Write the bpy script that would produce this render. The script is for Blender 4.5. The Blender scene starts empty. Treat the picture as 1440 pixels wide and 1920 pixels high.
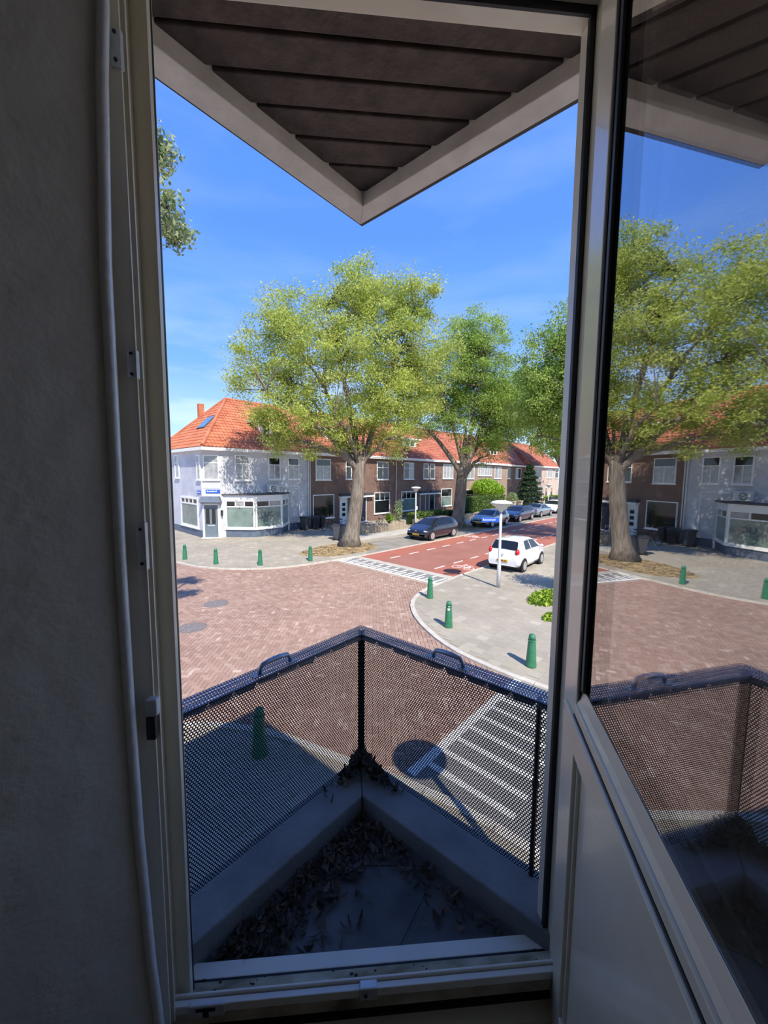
import bpy, bmesh, math, random
import numpy as np
from mathutils import Vector, Matrix
from math import sin, cos, tan, atan2, radians, pi, sqrt, hypot

# ------------------------------------------------------------------ camera, sky, sun, exposure
# world: X along the red street, Y across it towards the terrace, Z up, street level 0
SC = bpy.context.scene
COL = SC.collection
EYE = 4.4
AZ = radians(43.4); PITCH = radians(5.4); ROLL = radians(0.45)

def azv(deg):
    a = radians(deg)
    return Vector((cos(AZ - a), sin(AZ - a), 0))

_f, _r, _z = azv(0), azv(90), Vector((0, 0, 1))
CF = _f * cos(PITCH) - _z * sin(PITCH)
_u0 = _f * sin(PITCH) + _z * cos(PITCH)
CR = _r * cos(ROLL) + _u0 * sin(ROLL)
CU = -_r * sin(ROLL) + _u0 * cos(ROLL)
cam = bpy.data.cameras.new('camera')
cam.sensor_fit = 'VERTICAL'; cam.sensor_height = 36.0; cam.lens = 13.5
cam.clip_start = 0.02; cam.clip_end = 500
camo = bpy.data.objects.new('camera', cam); COL.objects.link(camo)
camo.matrix_world = Matrix(((CR.x, CU.x, -CF.x, 0), (CR.y, CU.y, -CF.y, 0), (CR.z, CU.z, -CF.z, EYE), (0, 0, 0, 1)))
SC.camera = camo

SC.view_settings.view_transform = 'Standard'
SC.view_settings.look = 'None'
SC.view_settings.exposure = 0.55
SC.view_settings.gamma = 1.0
SC.view_settings.use_curve_mapping = False

SUN_AZ = -26.0; SUN_EL = 48.0            # the light travels towards SUN_AZ
sun = bpy.data.lights.new('sun', 'SUN')
sun.energy = 4.9; sun.color = (1.0, 0.92, 0.80); sun.angle = radians(0.53)
suno = bpy.data.objects.new('sun', sun); COL.objects.link(suno)
_sd = azv(SUN_AZ) * cos(radians(SUN_EL)) - _z * sin(radians(SUN_EL))
suno.rotation_euler = _sd.to_track_quat('-Z', 'Y').to_euler()
suno.location = (0, 0, 40)

W = bpy.data.worlds.new('sky'); SC.world = W; W.use_nodes = True
nt = W.node_tree; nt.nodes.clear()
_o = nt.nodes.new('ShaderNodeOutputWorld'); _b = nt.nodes.new('ShaderNodeBackground')
_tc = nt.nodes.new('ShaderNodeTexCoord'); _sx = nt.nodes.new('ShaderNodeSeparateXYZ')
_cr = nt.nodes.new('ShaderNodeValToRGB')
_stops = [(0.0, (.62, .80, .97)), (.10, (.42, .65, .97)), (.25, (.175, .385, .90)), (.5, (.095, .255, .79)), (1.0, (.06, .18, .63))]
while len(_cr.color_ramp.elements) < len(_stops): _cr.color_ramp.elements.new(.5)
for e, (p, c) in zip(_cr.color_ramp.elements, _stops): e.position = p; e.color = (*c, 1)
_mp = nt.nodes.new('ShaderNodeMapping'); _mp.inputs['Scale'].default_value = (2.2, 2.2, 9)
_ns = nt.nodes.new('ShaderNodeTexNoise'); _ns.inputs['Scale'].default_value = 1.6; _ns.inputs['Detail'].default_value = 7
_rg = nt.nodes.new('ShaderNodeMapRange'); _rg.inputs[1].default_value = .46; _rg.inputs[2].default_value = .8; _rg.inputs[4].default_value = .75
_mx = nt.nodes.new('ShaderNodeMix'); _mx.data_type = 'RGBA'; _mx.inputs[7].default_value = (.86, .92, 1.0, 1)
nt.links.new(_tc.outputs['Generated'], _sx.inputs[0]); nt.links.new(_sx.outputs['Z'], _cr.inputs[0])
nt.links.new(_tc.outputs['Generated'], _mp.inputs[0]); nt.links.new(_mp.outputs[0], _ns.inputs[0])
nt.links.new(_ns.outputs[0], _rg.inputs[0])
_fd = nt.nodes.new('ShaderNodeMapRange'); _fd.inputs[1].default_value = .05; _fd.inputs[2].default_value = .42; _fd.inputs[3].default_value = 1.0; _fd.inputs[4].default_value = .12
_ml = nt.nodes.new('ShaderNodeMath'); _ml.operation = 'MULTIPLY'
nt.links.new(_sx.outputs['Z'], _fd.inputs[0]); nt.links.new(_fd.outputs[0], _ml.inputs[0]); nt.links.new(_rg.outputs[0], _ml.inputs[1]); nt.links.new(_ml.outputs[0], _mx.inputs[0])
nt.links.new(_cr.outputs[0], _mx.inputs[6]); nt.links.new(_mx.outputs[2], _b.inputs[0])
nt.links.new(_b.outputs[0], _o.inputs[0]); _b.inputs[1].default_value = 1.0

# ------------------------------------------------------------------ helpers
rnd = random.Random(11)

def px(x, y, z):
    d = Vector((x, y, z - EYE)); k = d.dot(CF)
    if k < .05: return (-9e3, -9e3)
    return (720 + 720 * d.dot(CR) / k, 960 - 720 * d.dot(CU) / k)

class MB:
    """collects shapes into one mesh"""
    def __init__(s): s.v = []; s.f = []
    def add(s, vs, fs):
        o = len(s.v); s.v += [tuple(v) for v in vs]; s.f += [tuple(i + o for i in f) for f in fs]; return s
    def box(s, x0, x1, y0, y1, z0, z1, M=None):
        vs = [(x0, y0, z0), (x1, y0, z0), (x1, y1, z0), (x0, y1, z0), (x0, y0, z1), (x1, y0, z1), (x1, y1, z1), (x0, y1, z1)]
        if M: vs = [M @ Vector(v) for v in vs]
        return s.add(vs, [(3, 2, 1, 0), (4, 5, 6, 7), (0, 1, 5, 4), (1, 2, 6, 5), (2, 3, 7, 6), (3, 0, 4, 7)])
    def prism(s, poly, z0, z1, M=None):
        n = len(poly)
        a = sum(poly[i][0] * poly[(i + 1) % n][1] - poly[(i + 1) % n][0] * poly[i][1] for i in range(n))
        if a < 0: poly = poly[::-1]
        vs = [(p[0], p[1], z0) for p in poly] + [(p[0], p[1], z1) for p in poly]
        if M: vs = [M @ Vector(v) for v in vs]
        return s.add(vs, [tuple(range(n - 1, -1, -1)), tuple(range(n, 2 * n))] + [(i, (i + 1) % n, n + (i + 1) % n, n + i) for i in range(n)])
    def hexa(s, bottom, top):
        return s.add(list(bottom) + list(top), [(3, 2, 1, 0), (4, 5, 6, 7), (0, 1, 5, 4), (1, 2, 6, 5), (2, 3, 7, 6), (3, 0, 4, 7)])
    def tube(s, pts, rad, n=6, cap=True):
        pts = [Vector(p) for p in pts]; m = len(pts)
        if not hasattr(rad, '__len__'): rad = [rad] * m
        vs = []; ref = None
        for i, p in enumerate(pts):
            t = (pts[min(i + 1, m - 1)] - pts[max(i - 1, 0)]).normalized()
            if ref is None:
                ref = Vector((0, 0, 1)) if abs(t.z) < .9 else Vector((1, 0, 0))
            a = t.cross(ref)
            if a.length < 1e-4: a = t.cross(Vector((0, 1, 0)))
            a.normalize(); b = a.cross(t).normalized(); ref = b
            for k in range(n):
                an = 2 * pi * k / n
                vs.append(p + (a * cos(an) + b * sin(an)) * rad[i])
        fs = []
        for i in range(m - 1):
            for k in range(n):
                k2 = (k + 1) % n
                fs.append((i * n + k, (i + 1) * n + k, (i + 1) * n + k2, i * n + k2))
        if cap:
            fs.append(tuple(range(n))); fs.append(tuple((m - 1) * n + k for k in range(n - 1, -1, -1)))
        return s.add(vs, fs)
    def lathe(s, prof, n=16, M=None):
        vs = []; fs = []; m = len(prof)
        for r, z in prof:
            for k in range(n):
                a = 2 * pi * k / n; v = Vector((r * cos(a), r * sin(a), z))
                vs.append(M @ v if M else v)
        for i in range(m - 1):
            for k in range(n):
                k2 = (k + 1) % n
                fs.append((i * n + k, i * n + k2, (i + 1) * n + k2, (i + 1) * n + k))
        fs.append(tuple(range(n - 1, -1, -1))); fs.append(tuple((m - 1) * n + k for k in range(n)))
        return s.add(vs, fs)
    def ball(s, c, r, n=10, m=6):
        rx, ry, rz = r if hasattr(r, '__len__') else (r, r, r)
        prof = [(max(1e-3, sin(pi * i / m)), -cos(pi * i / m)) for i in range(m + 1)]
        return s.lathe(prof, n, Matrix.Translation(c) @ Matrix.Diagonal((rx, ry, rz, 1)))
    def mesh(s, name):
        me = bpy.data.meshes.new(name); me.from_pydata(s.v, [], s.f); me.update(); return me
    def build(s, name, mat, parent=None, loc=None, smooth=False, bevel=0):
        return obj(name, s.mesh(name), mat, parent, loc, smooth, bevel)

def obj(name, me, mat, parent=None, loc=None, smooth=False, bevel=0):
    o = bpy.data.objects.new(name, me); COL.objects.link(o)
    if mat and not me.materials: me.materials.append(mat)
    if parent:
        o.parent = parent
        b = parent.get('_b')
        if b is not None: o.location = (-b[0], -b[1], -b[2])
    if loc: o.location = loc
    if smooth:
        me.polygons.foreach_set('use_smooth', [True] * len(me.polygons))
    if bevel:
        m = o.modifiers.new('bevel', 'BEVEL'); m.width = bevel; m.segments = 2; m.limit_method = 'ANGLE'
    return o

def tag(o, label=None, cat=None, group=None, kind=None):
    if label: o['label'] = label
    if cat: o['category'] = cat
    if group: o['group'] = group
    if kind: o['kind'] = kind
    return o

def thing(name, label, cat, loc=(0, 0, 0), rz=0, group=None, kind=None):
    o = bpy.data.objects.new(name, None); COL.objects.link(o)
    o.location = loc; o.rotation_euler = (0, 0, rz); o.empty_display_size = .1
    return tag(o, label, cat, group, kind)

def atthing(name, label, cat, base, group=None, kind=None):
    """empty at base, its parts are written in world coordinates"""
    o = thing(name, label, cat, base, 0, group, kind); o['_b'] = list(base); return o

# window frame of reference: x along the balcony door, y outwards, z from the eye
WROT = AZ - radians(85.5)
WM = Matrix.Translation((0, 0, EYE)) @ Matrix.Rotation(WROT, 4, 'Z')
def wthing(name, label, cat, base, group=None, kind=None):
    o = thing(name, label, cat, WM @ Vector(base), WROT, group, kind); o['_b'] = list(base); return o

def npmesh(name, V, Q):
    V = np.asarray(V, np.float32); Q = np.asarray(Q, np.int32); k = Q.shape[1]
    me = bpy.data.meshes.new(name)
    me.vertices.add(len(V)); me.vertices.foreach_set('co', V.ravel())
    me.loops.add(Q.size); me.loops.foreach_set('vertex_index', Q.ravel())
    me.polygons.add(len(Q)); me.polygons.foreach_set('loop_start', np.arange(0, Q.size, k, dtype=np.int32))
    me.polygons.foreach_set('loop_total', np.full(len(Q), k, np.int32))
    me.polygons.foreach_set('use_smooth', [False] * len(Q)); me.update(calc_edges=True); me.validate(); return me

def faceattr(me, vals):
    a = me.attributes.new('rnd', 'FLOAT', 'FACE'); a.data.foreach_set('value', np.asarray(vals, np.float32))

# ------------------------------------------------------------------ materials
def nodes(name):
    m = bpy.data.materials.new(name); m.use_nodes = True
    t = m.node_tree; b = t.nodes['Principled BSDF']; return m, t, b

def pm(name, col, rough=.6, var=.12, scale=6., bump=0., metal=0., spec=.5, bscale=None, col2=None, detail=4, coat=0):
    m, t, b = nodes(name)
    b.inputs['Roughness'].default_value = rough; b.inputs['Metallic'].default_value = metal
    b.inputs['Specular IOR Level'].default_value = spec
    if coat: b.inputs['Coat Weight'].default_value = coat; b.inputs['Coat Roughness'].default_value = .03
    tc = t.nodes.new('ShaderNodeTexCoord')
    if var or col2:
        n = t.nodes.new('ShaderNodeTexNoise'); n.inputs['Scale'].default_value = scale; n.inputs['Detail'].default_value = detail
        t.links.new(tc.outputs['Object'], n.inputs['Vector'])
        r = t.nodes.new('ShaderNodeValToRGB'); r.color_ramp.elements[0].position = .3; r.color_ramp.elements[1].position = .7
        c2 = col2 or tuple(min(1, c * (1 + var)) for c in col)
        r.color_ramp.elements[0].color = (*[c * (1 - var) for c in col], 1); r.color_ramp.elements[1].color = (*c2, 1)
        t.links.new(n.outputs[0], r.inputs[0]); t.links.new(r.outputs[0], b.inputs['Base Color'])
    else:
        b.inputs['Base Color'].default_value = (*col, 1)
    if bump:
        n2 = t.nodes.new('ShaderNodeTexNoise'); n2.inputs['Scale'].default_value = bscale or scale * 4; n2.inputs['Detail'].default_value = 5
        t.links.new(tc.outputs['Object'], n2.inputs['Vector'])
        bp = t.nodes.new('ShaderNodeBump'); bp.inputs['Strength'].default_value = bump; bp.inputs['Distance'].default_value = .02
        t.links.new(n2.outputs[0], bp.inputs['Height']); t.links.new(bp.outputs[0], b.inputs['Normal'])
    return m

def brickwall(name, c1, c2, mortar, rough=.8, sc=1.0, bump=.3):
    """running bond on upright walls, any direction"""
    m, t, b = nodes(name); b.inputs['Roughness'].default_value = rough
    tc = t.nodes.new('ShaderNodeTexCoord'); s = t.nodes.new('ShaderNodeSeparateXYZ'); a = t.nodes.new('ShaderNodeMath'); a.operation = 'ADD'
    c = t.nodes.new('ShaderNodeCombineXYZ'); br = t.nodes.new('ShaderNodeTexBrick')
    t.links.new(tc.outputs['Object'], s.inputs[0]); t.links.new(s.outputs[0], a.inputs[0]); t.links.new(s.outputs[1], a.inputs[1])
    t.links.new(a.outputs[0], c.inputs[0]); t.links.new(s.outputs[2], c.inputs[1]); t.links.new(c.outputs[0], br.inputs['Vector'])
    br.inputs['Scale'].default_value = 1 / sc
    br.inputs['Brick Width'].default_value = .22; br.inputs['Row Height'].default_value = .065; br.inputs['Mortar Size'].default_value = .006
    br.inputs['Color1'].default_value = (*c1, 1); br.inputs['Color2'].default_value = (*c2, 1); br.inputs['Mortar'].default_value = (*mortar, 1)
    n = t.nodes.new('ShaderNodeTexNoise'); n.inputs['Scale'].default_value = .8; n.inputs['Detail'].default_value = 6
    t.links.new(tc.outputs['Object'], n.inputs['Vector'])
    mr = t.nodes.new('ShaderNodeMapRange'); mr.inputs[1].default_value = .3; mr.inputs[2].default_value = .7; mr.inputs[3].default_value = .8; mr.inputs[4].default_value = 1.15
    mx = t.nodes.new('ShaderNodeMix'); mx.data_type = 'RGBA'; mx.blend_type = 'MULTIPLY'; mx.inputs[0].default_value = 1
    cb = t.nodes.new('ShaderNodeCombineColor')
    t.links.new(n.outputs[0], mr.inputs[0])
    for i in range(3): t.links.new(mr.outputs[0], cb.inputs[i])
    t.links.new(br.outputs['Color'], mx.inputs[6]); t.links.new(cb.outputs[0], mx.inputs[7]); t.links.new(mx.outputs[2], b.inputs['Base Color'])
    bp = t.nodes.new('ShaderNodeBump'); bp.inputs['Strength'].default_value = bump; bp.inputs['Distance'].default_value = .01; bp.invert = True
    t.links.new(br.outputs['Fac'], bp.inputs['Height']); t.links.new(bp.outputs[0], b.inputs['Normal'])
    return m

def piecemat(name, stops, rough=.85, bump=.25, spec=.3, big=.0, trans=0):
    """colour per piece from the face attribute rnd plus the object's own random number"""
    m, t, b = nodes(name); b.inputs['Roughness'].default_value = rough; b.inputs['Specular IOR Level'].default_value = spec
    at = t.nodes.new('ShaderNodeAttribute'); at.attribute_name = 'rnd'
    oi = t.nodes.new('ShaderNodeObjectInfo'); ad = t.nodes.new('ShaderNodeMath'); ad.operation = 'ADD'
    fr = t.nodes.new('ShaderNodeMath'); fr.operation = 'FRACT'
    t.links.new(at.outputs['Fac'], ad.inputs[0]); t.links.new(oi.outputs['Random'], ad.inputs[1]); t.links.new(ad.outputs[0], fr.inputs[0])
    r = t.nodes.new('ShaderNodeValToRGB')
    while len(r.color_ramp.elements) < len(stops): r.color_ramp.elements.new(.5)
    for e, (p, c) in zip(r.color_ramp.elements, stops): e.position = p; e.color = (*c, 1)
    t.links.new(fr.outputs[0], r.inputs[0])
    out = r.outputs[0]
    geo = t.nodes.new('ShaderNodeNewGeometry')
    if big:
        n = t.nodes.new('ShaderNodeTexNoise'); n.inputs['Scale'].default_value = .5; n.inputs['Detail'].default_value = 6; n.inputs['Roughness'].default_value = .65
        t.links.new(geo.outputs['Position'], n.inputs['Vector'])
        mr = t.nodes.new('ShaderNodeMapRange'); mr.inputs[1].default_value = .3; mr.inputs[2].default_value = .7; mr.inputs[3].default_value = 1 - big; mr.inputs[4].default_value = 1 + big
        t.links.new(n.outputs[0], mr.inputs[0])
        mx = t.nodes.new('ShaderNodeVectorMath'); mx.operation = 'SCALE'
        t.links.new(out, mx.inputs[0]); t.links.new(mr.outputs[0], mx.inputs['Scale']); out = mx.outputs[0]
    t.links.new(out, b.inputs['Base Color'])
    if bump:
        n2 = t.nodes.new('ShaderNodeTexNoise'); n2.inputs['Scale'].default_value = 60; t.links.new(geo.outputs['Position'], n2.inputs['Vector'])
        bp = t.nodes.new('ShaderNodeBump'); bp.inputs['Strength'].default_value = bump; bp.inputs['Distance'].default_value = .005
        t.links.new(n2.outputs[0], bp.inputs['Height']); t.links.new(bp.outputs[0], b.inputs['Normal'])
    if trans:
        tr = t.nodes.new('ShaderNodeBsdfTranslucent'); ms = t.nodes.new('ShaderNodeMixShader'); ms.inputs[0].default_value = trans
        t.links.new(out, tr.inputs['Color']); t.links.new(b.outputs[0], ms.inputs[1]); t.links.new(tr.outputs[0], ms.inputs[2])
        t.links.new(ms.outputs[0], t.nodes['Material Output'].inputs['Surface'])
    return m

def glass(name, ior=1.52, col=(1, 1, 1), rough=0.0):
    m = bpy.data.materials.new(name); m.use_nodes = True; t = m.node_tree; t.nodes.clear()
    o = t.nodes.new('ShaderNodeOutputMaterial'); g = t.nodes.new('ShaderNodeBsdfGlass')
    g.inputs['IOR'].default_value = ior; g.inputs['Color'].default_value = (*col, 1); g.inputs['Roughness'].default_value = rough
    t.links.new(g.outputs[0], o.inputs[0]); return m

M = {}
M['plaster'] = pm('plaster', (.64, .60, .52), .85, .06, 2.5, .35, bscale=14)
M['ceilpaint'] = pm('ceiling_paint', (.80, .78, .72), .8, .05)
M['boards'] = pm('floor_boards', (.22, .16, .10), .5, .25, 3)
M['cream'] = pm('cream_gloss_paint', (.82, .745, .59), .3, .05, 4, .04, coat=.25)
M['creamdirty'] = pm('weathered_cream_paint', (.40, .31, .17), .6, .5, 11, .1, col2=(.66, .58, .42))
M['whitepaint'] = pm('white_paint', (.90, .86, .75), .35, .05, 6)
M['bead'] = pm('corner_bead', (.88, .89, .90), .28, .04, 9, .2, coat=.8)
M['gasket'] = pm('black_gasket', (.008, .008, .012), .5, .0)
M['steel'] = pm('brushed_steel', (.66, .65, .64), .4, .12, 30, 0, .3)
M['plasticw'] = pm('white_plastic', (.75, .76, .74), .35, .02)
M['glass'] = glass('window_glass', 2.4)
M['fascia'] = pm('weathered_white_fascia', (.60, .56, .51), .6, .12, 9, .15, bscale=40)
M['soffit'] = pm('dark_stained_boards', (.065, .045, .037), .7, .35, 16, .4, bscale=50)
M['shadeback'] = pm('recess_shade', (.01, .009, .009), .9, 0)  # near-black colour for the shade in the recess and between boards
M['perf'] = pm('skylit_rail_metal', (.17, .20, .27), .36, .15, 30, 0, .5)  # rail copy of the railing metal, skylight put into its colour
M['perfshade'] = pm('shaded_perforated_sheet', (.028, .032, .045), .45, .15, 30, 0, .3)  # panel copy of the railing metal, darkened for the shade it lies in
M['blackmetal'] = pm('black_metal', (.012, .012, .016), .5, .1)
M['zinc'] = pm('galvanised_handle', (.30, .34, .40), .4, .2, 30, 0, .8)
M['upstand'] = pm('grey_blue_concrete', (.25, .255, .255), .75, .18, 7, .2, bscale=60)
M['felt'] = pm('bitumen_sheet', (.10, .10, .10), .75, .35, 4, .3, bscale=30, col2=(.20, .20, .20))
M['litter'] = piecemat('dead_leaves', [(0, (.035, .026, .02)), (.6, (.085, .062, .045)), (1, (.19, .15, .11))], .8, 0)
M['soil'] = pm('dry_soil', (.26, .18, .09), .9, .35, 2.2, .4, col2=(.46, .33, .15))
M['brickbase'] = pm('sand_joints', (.40, .31, .235), .9, .15, 3)
M['brick'] = piecemat('street_clinker', [(0, (.30, .192, .146)), (.35, (.335, .219, .166)), (.7, (.365, .245, .188)), (.96, (.40, .28, .218)), (1, (.50, .39, .31))], .75, .3, .3, .10)
M['tile'] = piecemat('concrete_paving', [(0, (.325, .290, .228)), (.5, (.345, .309, .243)), (.9, (.365, .327, .257)), (1, (.42, .38, .305))], .85, .25, .3, .14)
M['pavebase'] = pm('paving_joints', (.33, .295, .232), .9, .2, .7, .2, bscale=8)
M['parking'] = brickwall('parking_pavers', (.27, .25, .225), (.33, .31, .275), (.2, .18, .15))
M['parking'] = pm('parking_bay', (.26, .238, .20), .85, .18, 1.2, .2, bscale=30)
M['path'] = pm('light_concrete_path', (.45, .42, .36), .85, .15, 1.5, .2)
M['kerb'] = pm('kerb_concrete', (.50, .465, .39), .8, .15, 5, .2)
M['redroad'] = pm('red_asphalt', (.31, .125, .088), .85, .10, .7, .3, bscale=90, col2=(.35, .15, .11))
M['redlane'] = pm('red_cycle_lane', (.37, .125, .082), .85, .10, .8, .3, bscale=90)
M['asphalt'] = pm('grey_asphalt', (.22, .215, .20), .85, .15, 2, .3, bscale=90)
M['roadwhite'] = pm('road_paint', (.74, .72, .66), .7, .12, 8)
M['green'] = pm('green_bollard_paint', (.030, .17, .085), .35, .15, 8)
M['galv'] = pm('galvanised_pole', (.62, .63, .63), .4, .12, 9, 0, .3)
M['lampbowl'] = pm('lamp_bowl', (.62, .60, .54), .35, .1, 5)
M['lampcap'] = pm('lamp_cap', (.72, .71, .63), .5, .1, 5)
M['blue'] = pm('blue_sign', (.02, .10, .55), .35, .05)
M['lettering'] = pm('white_lettering', (.80, .83, .88), .5, 0)
M['greywall'] = pm('grey_painted_brick', (.56, .575, .61), .7, .05, 2)
M['greywall'] = brickwall('grey_painted_brick', (.55, .565, .60), (.585, .60, .635), (.52, .535, .57), .7, 1, .25)
M['plinth'] = pm('blue_grey_plinth', (.10, .13, .18), .6, .15, 3)
M['brown'] = brickwall('brown_brick', (.17, .095, .072), (.21, .125, .095), (.19, .14, .115))
M['brown2'] = brickwall('light_brown_brick', (.30, .21, .155), (.36, .26, .19), (.32, .26, .21))
M['pink'] = brickwall('pale_pink_brick', (.50, .37, .29), (.55, .42, .34), (.5, .42, .36))
M['white'] = pm('white_woodwork', (.80, .80, .78), .4, .05, 5)
M['roof'] = pm('orange_pantiles', (.47, .135, .058), .7, .2, 1.6, .2, col2=(.56, .20, .10))
M['roofred'] = pm('red_brown_pantiles', (.37, .105, .060), .75, .28, 1.3, .2, col2=(.46, .165, .10))
M['pane'] = pm('dark_window', (.012, .015, .016), .04, 0, spec=.8)
M['panegreen'] = pm('greenish_shop_window', (.17, .24, .215), .05, .25, 1.2, spec=.9)
M['panepale'] = pm('curtained_window', (.30, .31, .31), .06, .3, 4, spec=.9)
M['skylight'] = pm('skylight_glass', (.10, .22, .38), .04, 0, spec=1)
M['doorgrey'] = pm('grey_blue_door', (.13, .17, .20), .4, .05)
M['doornavy'] = pm('navy_door', (.012, .015, .035), .35, .05)
M['flatroof'] = pm('flat_roof_felt', (.06, .06, .065), .8, .1)
M['acbox'] = pm('aircon_casing', (.62, .63, .62), .4, .05)
M['bark'] = pm('ash_bark', (.27, .235, .195), .9, .3, 5, .9, bscale=16, col2=(.40, .355, .30))
M['bark2'] = pm('dark_bark', (.20, .16, .115), .9, .3, 5, .9, bscale=16)
M['leafA'] = piecemat('ash_leaves', [(0, (.25, .33, .06)), (.4, (.41, .50, .10)), (.8, (.55, .61, .15)), (1, (.70, .69, .20))], .5, 0, .4, .12, .5)
M['leafB'] = piecemat('plane_leaves', [(0, (.18, .29, .05)), (.5, (.30, .45, .085)), (1, (.47, .58, .14))], .5, 0, .4, .12, .5)
M['leafC'] = piecemat('silver_green_leaves', [(0, (.14, .21, .08)), (.6, (.26, .34, .14)), (1, (.48, .53, .30))], .5, 0, .4, .1, .3)
M['leafhedge'] = piecemat('hedge_leaves', [(0, (.04, .08, .015)), (.6, (.11, .18, .035)), (1, (.22, .30, .07))], .5, 0, .4, .1, .25)
M['leafbush'] = piecemat('bright_bush_leaves', [(0, (.16, .30, .02)), (.6, (.28, .47, .03)), (1, (.42, .58, .06))], .5, 0, .4, .1, .35)
M['leafdark'] = piecemat('conifer_needles', [(0, (.012, .03, .014)), (.6, (.03, .065, .022)), (1, (.07, .12, .035))], .6, 0, .3, .1, .15)
M['grass'] = piecemat('grass_blades', [(0, (.12, .22, .02)), (.6, (.26, .40, .03)), (1, (.40, .50, .07))], .6, 0, .3, .1, .3)
M['gardenwall'] = brickwall('garden_wall_brick', (.33, .27, .19), (.42, .34, .24), (.36, .31, .24))
M['binblack'] = pm('bin_plastic', (.02, .022, .03), .45, .1)
M['bingrey'] = pm('grey_bin_plastic', (.06, .065, .075), .45, .1)
M['tyre'] = pm('tyre_rubber', (.015, .015, .016), .8, .1)
M['rim'] = pm('alloy_rim', (.60, .58, .58), .3, .1, 9, 0, .7)
M['carglass'] = pm('car_glass', (.012, .015, .02), .03, 0, spec=.45)
M['redlens'] = pm('red_tail_lens', (.55, .015, .02), .15, .05)
M['headlens'] = pm('headlamp_lens', (.62, .65, .68), .08, .05, spec=.9)
M['plate'] = pm('yellow_plate', (.80, .42, .02), .5, .03)
M['platechar'] = pm('plate_characters', (.05, .04, .02), .6, 0)
M['logoink'] = pm('dark_window_print', (.05, .06, .065), .6, 0)
M['bollsticker'] = pm('pale_sticker', (.6, .62, .6), .5, .1)
M['manhole'] = pm('cast_iron_cover', (.20, .17, .155), .6, .25, 12, .4, bscale=25)
M['bicycle'] = pm('bicycle_paint', (.02, .025, .03), .4, .1)
M['bikeblue'] = pm('blue_bicycle_paint', (.05, .09, .2), .35, .1)
M['purple'] = pm('seat_fabric', (.2, .2, .22), .7, .1)

def barkmat(name, c1, c2):
    m, t, b = nodes(name); b.inputs['Roughness'].default_value = .95
    tc = t.nodes.new('ShaderNodeTexCoord'); mp = t.nodes.new('ShaderNodeMapping'); mp.inputs['Scale'].default_value = (9, 9, 1.3)
    n = t.nodes.new('ShaderNodeTexNoise'); n.inputs['Scale'].default_value = 1.0; n.inputs['Detail'].default_value = 7; n.inputs['Roughness'].default_value = .65
    r = t.nodes.new('ShaderNodeValToRGB'); r.color_ramp.elements[0].position = .36; r.color_ramp.elements[1].position = .64
    r.color_ramp.elements[0].color = (*c1, 1); r.color_ramp.elements[1].color = (*c2, 1)
    bp = t.nodes.new('ShaderNodeBump'); bp.inputs['Strength'].default_value = 1; bp.inputs['Distance'].default_value = .08
    t.links.new(tc.outputs['Object'], mp.inputs[0]); t.links.new(mp.outputs[0], n.inputs[0]); t.links.new(n.outputs[0], r.inputs[0]); t.links.new(r.outputs[0], b.inputs['Base Color'])
    t.links.new(n.outputs[0], bp.inputs['Height']); t.links.new(bp.outputs[0], b.inputs['Normal']); return m
M['bark'] = barkmat('ash_bark', (.11, .09, .07), (.28, .24, .19))

def carpaint(name, c, metal=0.):
    return pm(name, c, .18, .03, 5, 0, metal, .6, coat=1)

# ------------------------------------------------------------------ the room (seen only at the edges of the picture)
BX = [(1.45, -.430), (.819, -.443), (.706, -.451), (.387, -.463), (.091, -.465), (-.173, -.467), (-.456, -.466), (-.771, -.462), (-1.085, -.451), (-1.223, -.442), (-1.62, -.42)]
ZF, ZC = -1.60, 1.45          # floor and ceiling measured from the eye

def wstruct(name, mb, mat, label, base=(0, 0, 0), parent=None, **k):
    """structure written in window coordinates"""
    r = wthing(name, label, None, base, kind='structure')
    return r

def wmesh(name, mb, mat, label, smooth=False):
    o = mb.build(name, mat, None, None, smooth)
    o.matrix_world = WM
    return tag(o, label, None, None, 'structure')

def strip(mb, line0, line1):
    n = len(line0); mb.add(list(line0) + list(line1), [(i, i + 1, n + i + 1, n + i) for i in range(n - 1)])

# left wall: inner face of the facade, runs back at 45 degrees from the plastered corner, with the reveal
mb = MB()
c0 = [(x, .80, z) for z, x in BX]
back = [(-.46 - 3.2, .80 - 3.2, z) for z, x in BX]
outer = [(-.80, 1.02, z) for z, x in BX]
strip(mb, c0, back)
rev = [(x - .03, .829, z) for z, x in BX]
strip(mb, rev, c0)
mb.prism([(-.50, .829), (-.50, 1.02), (-.66, 1.02), (-3.86, -2.18), (-3.86, -2.42), (-3.68, -2.38), (-.60, .72)], ZF - .2, ZC)
wl = wmesh('wall_left', mb, M['plaster'], 'grey plastered wall at the left edge beside the balcony door')
mb = MB(); mb.tube([(x - .001, .798, z) for z, x in BX], .0105, 10)
o = mb.build('corner_bead', M['bead'], wl, None, True); o['label'] = 'glossy rounded corner bead'
mb = MB()
mb.prism([(.64, .70), (.64, 1.02), (.72, 1.02), (3.92, -2.18), (3.92, -2.42), (3.70, -2.40)], ZF - .2, -.75)
mb.prism([(.64, .70), (.64, 1.02), (.72, 1.02), (3.92, -2.18), (3.92, -2.42), (3.70, -2.40)], .85, ZC)
mb.prism([(.64, .70), (.64, 1.02), (.72, 1.02), (1.35, .39), (1.20, .12)], -.75, .85)
mb.prism([(2.60, -1.28), (2.75, -1.01), (3.92, -2.18), (3.92, -2.42), (3.70, -2.40)], -.75, .85)
wmesh('wall_right', mb, M['plaster'], 'plastered wall right of the balcony door')
mb = MB()
mb.prism([(-3.66, -2.40), (-3.86, -2.42), (.02, -6.35), (3.92, -2.42), (3.70, -2.40), (.02, -6.08)], ZF - .2, ZC)
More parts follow.
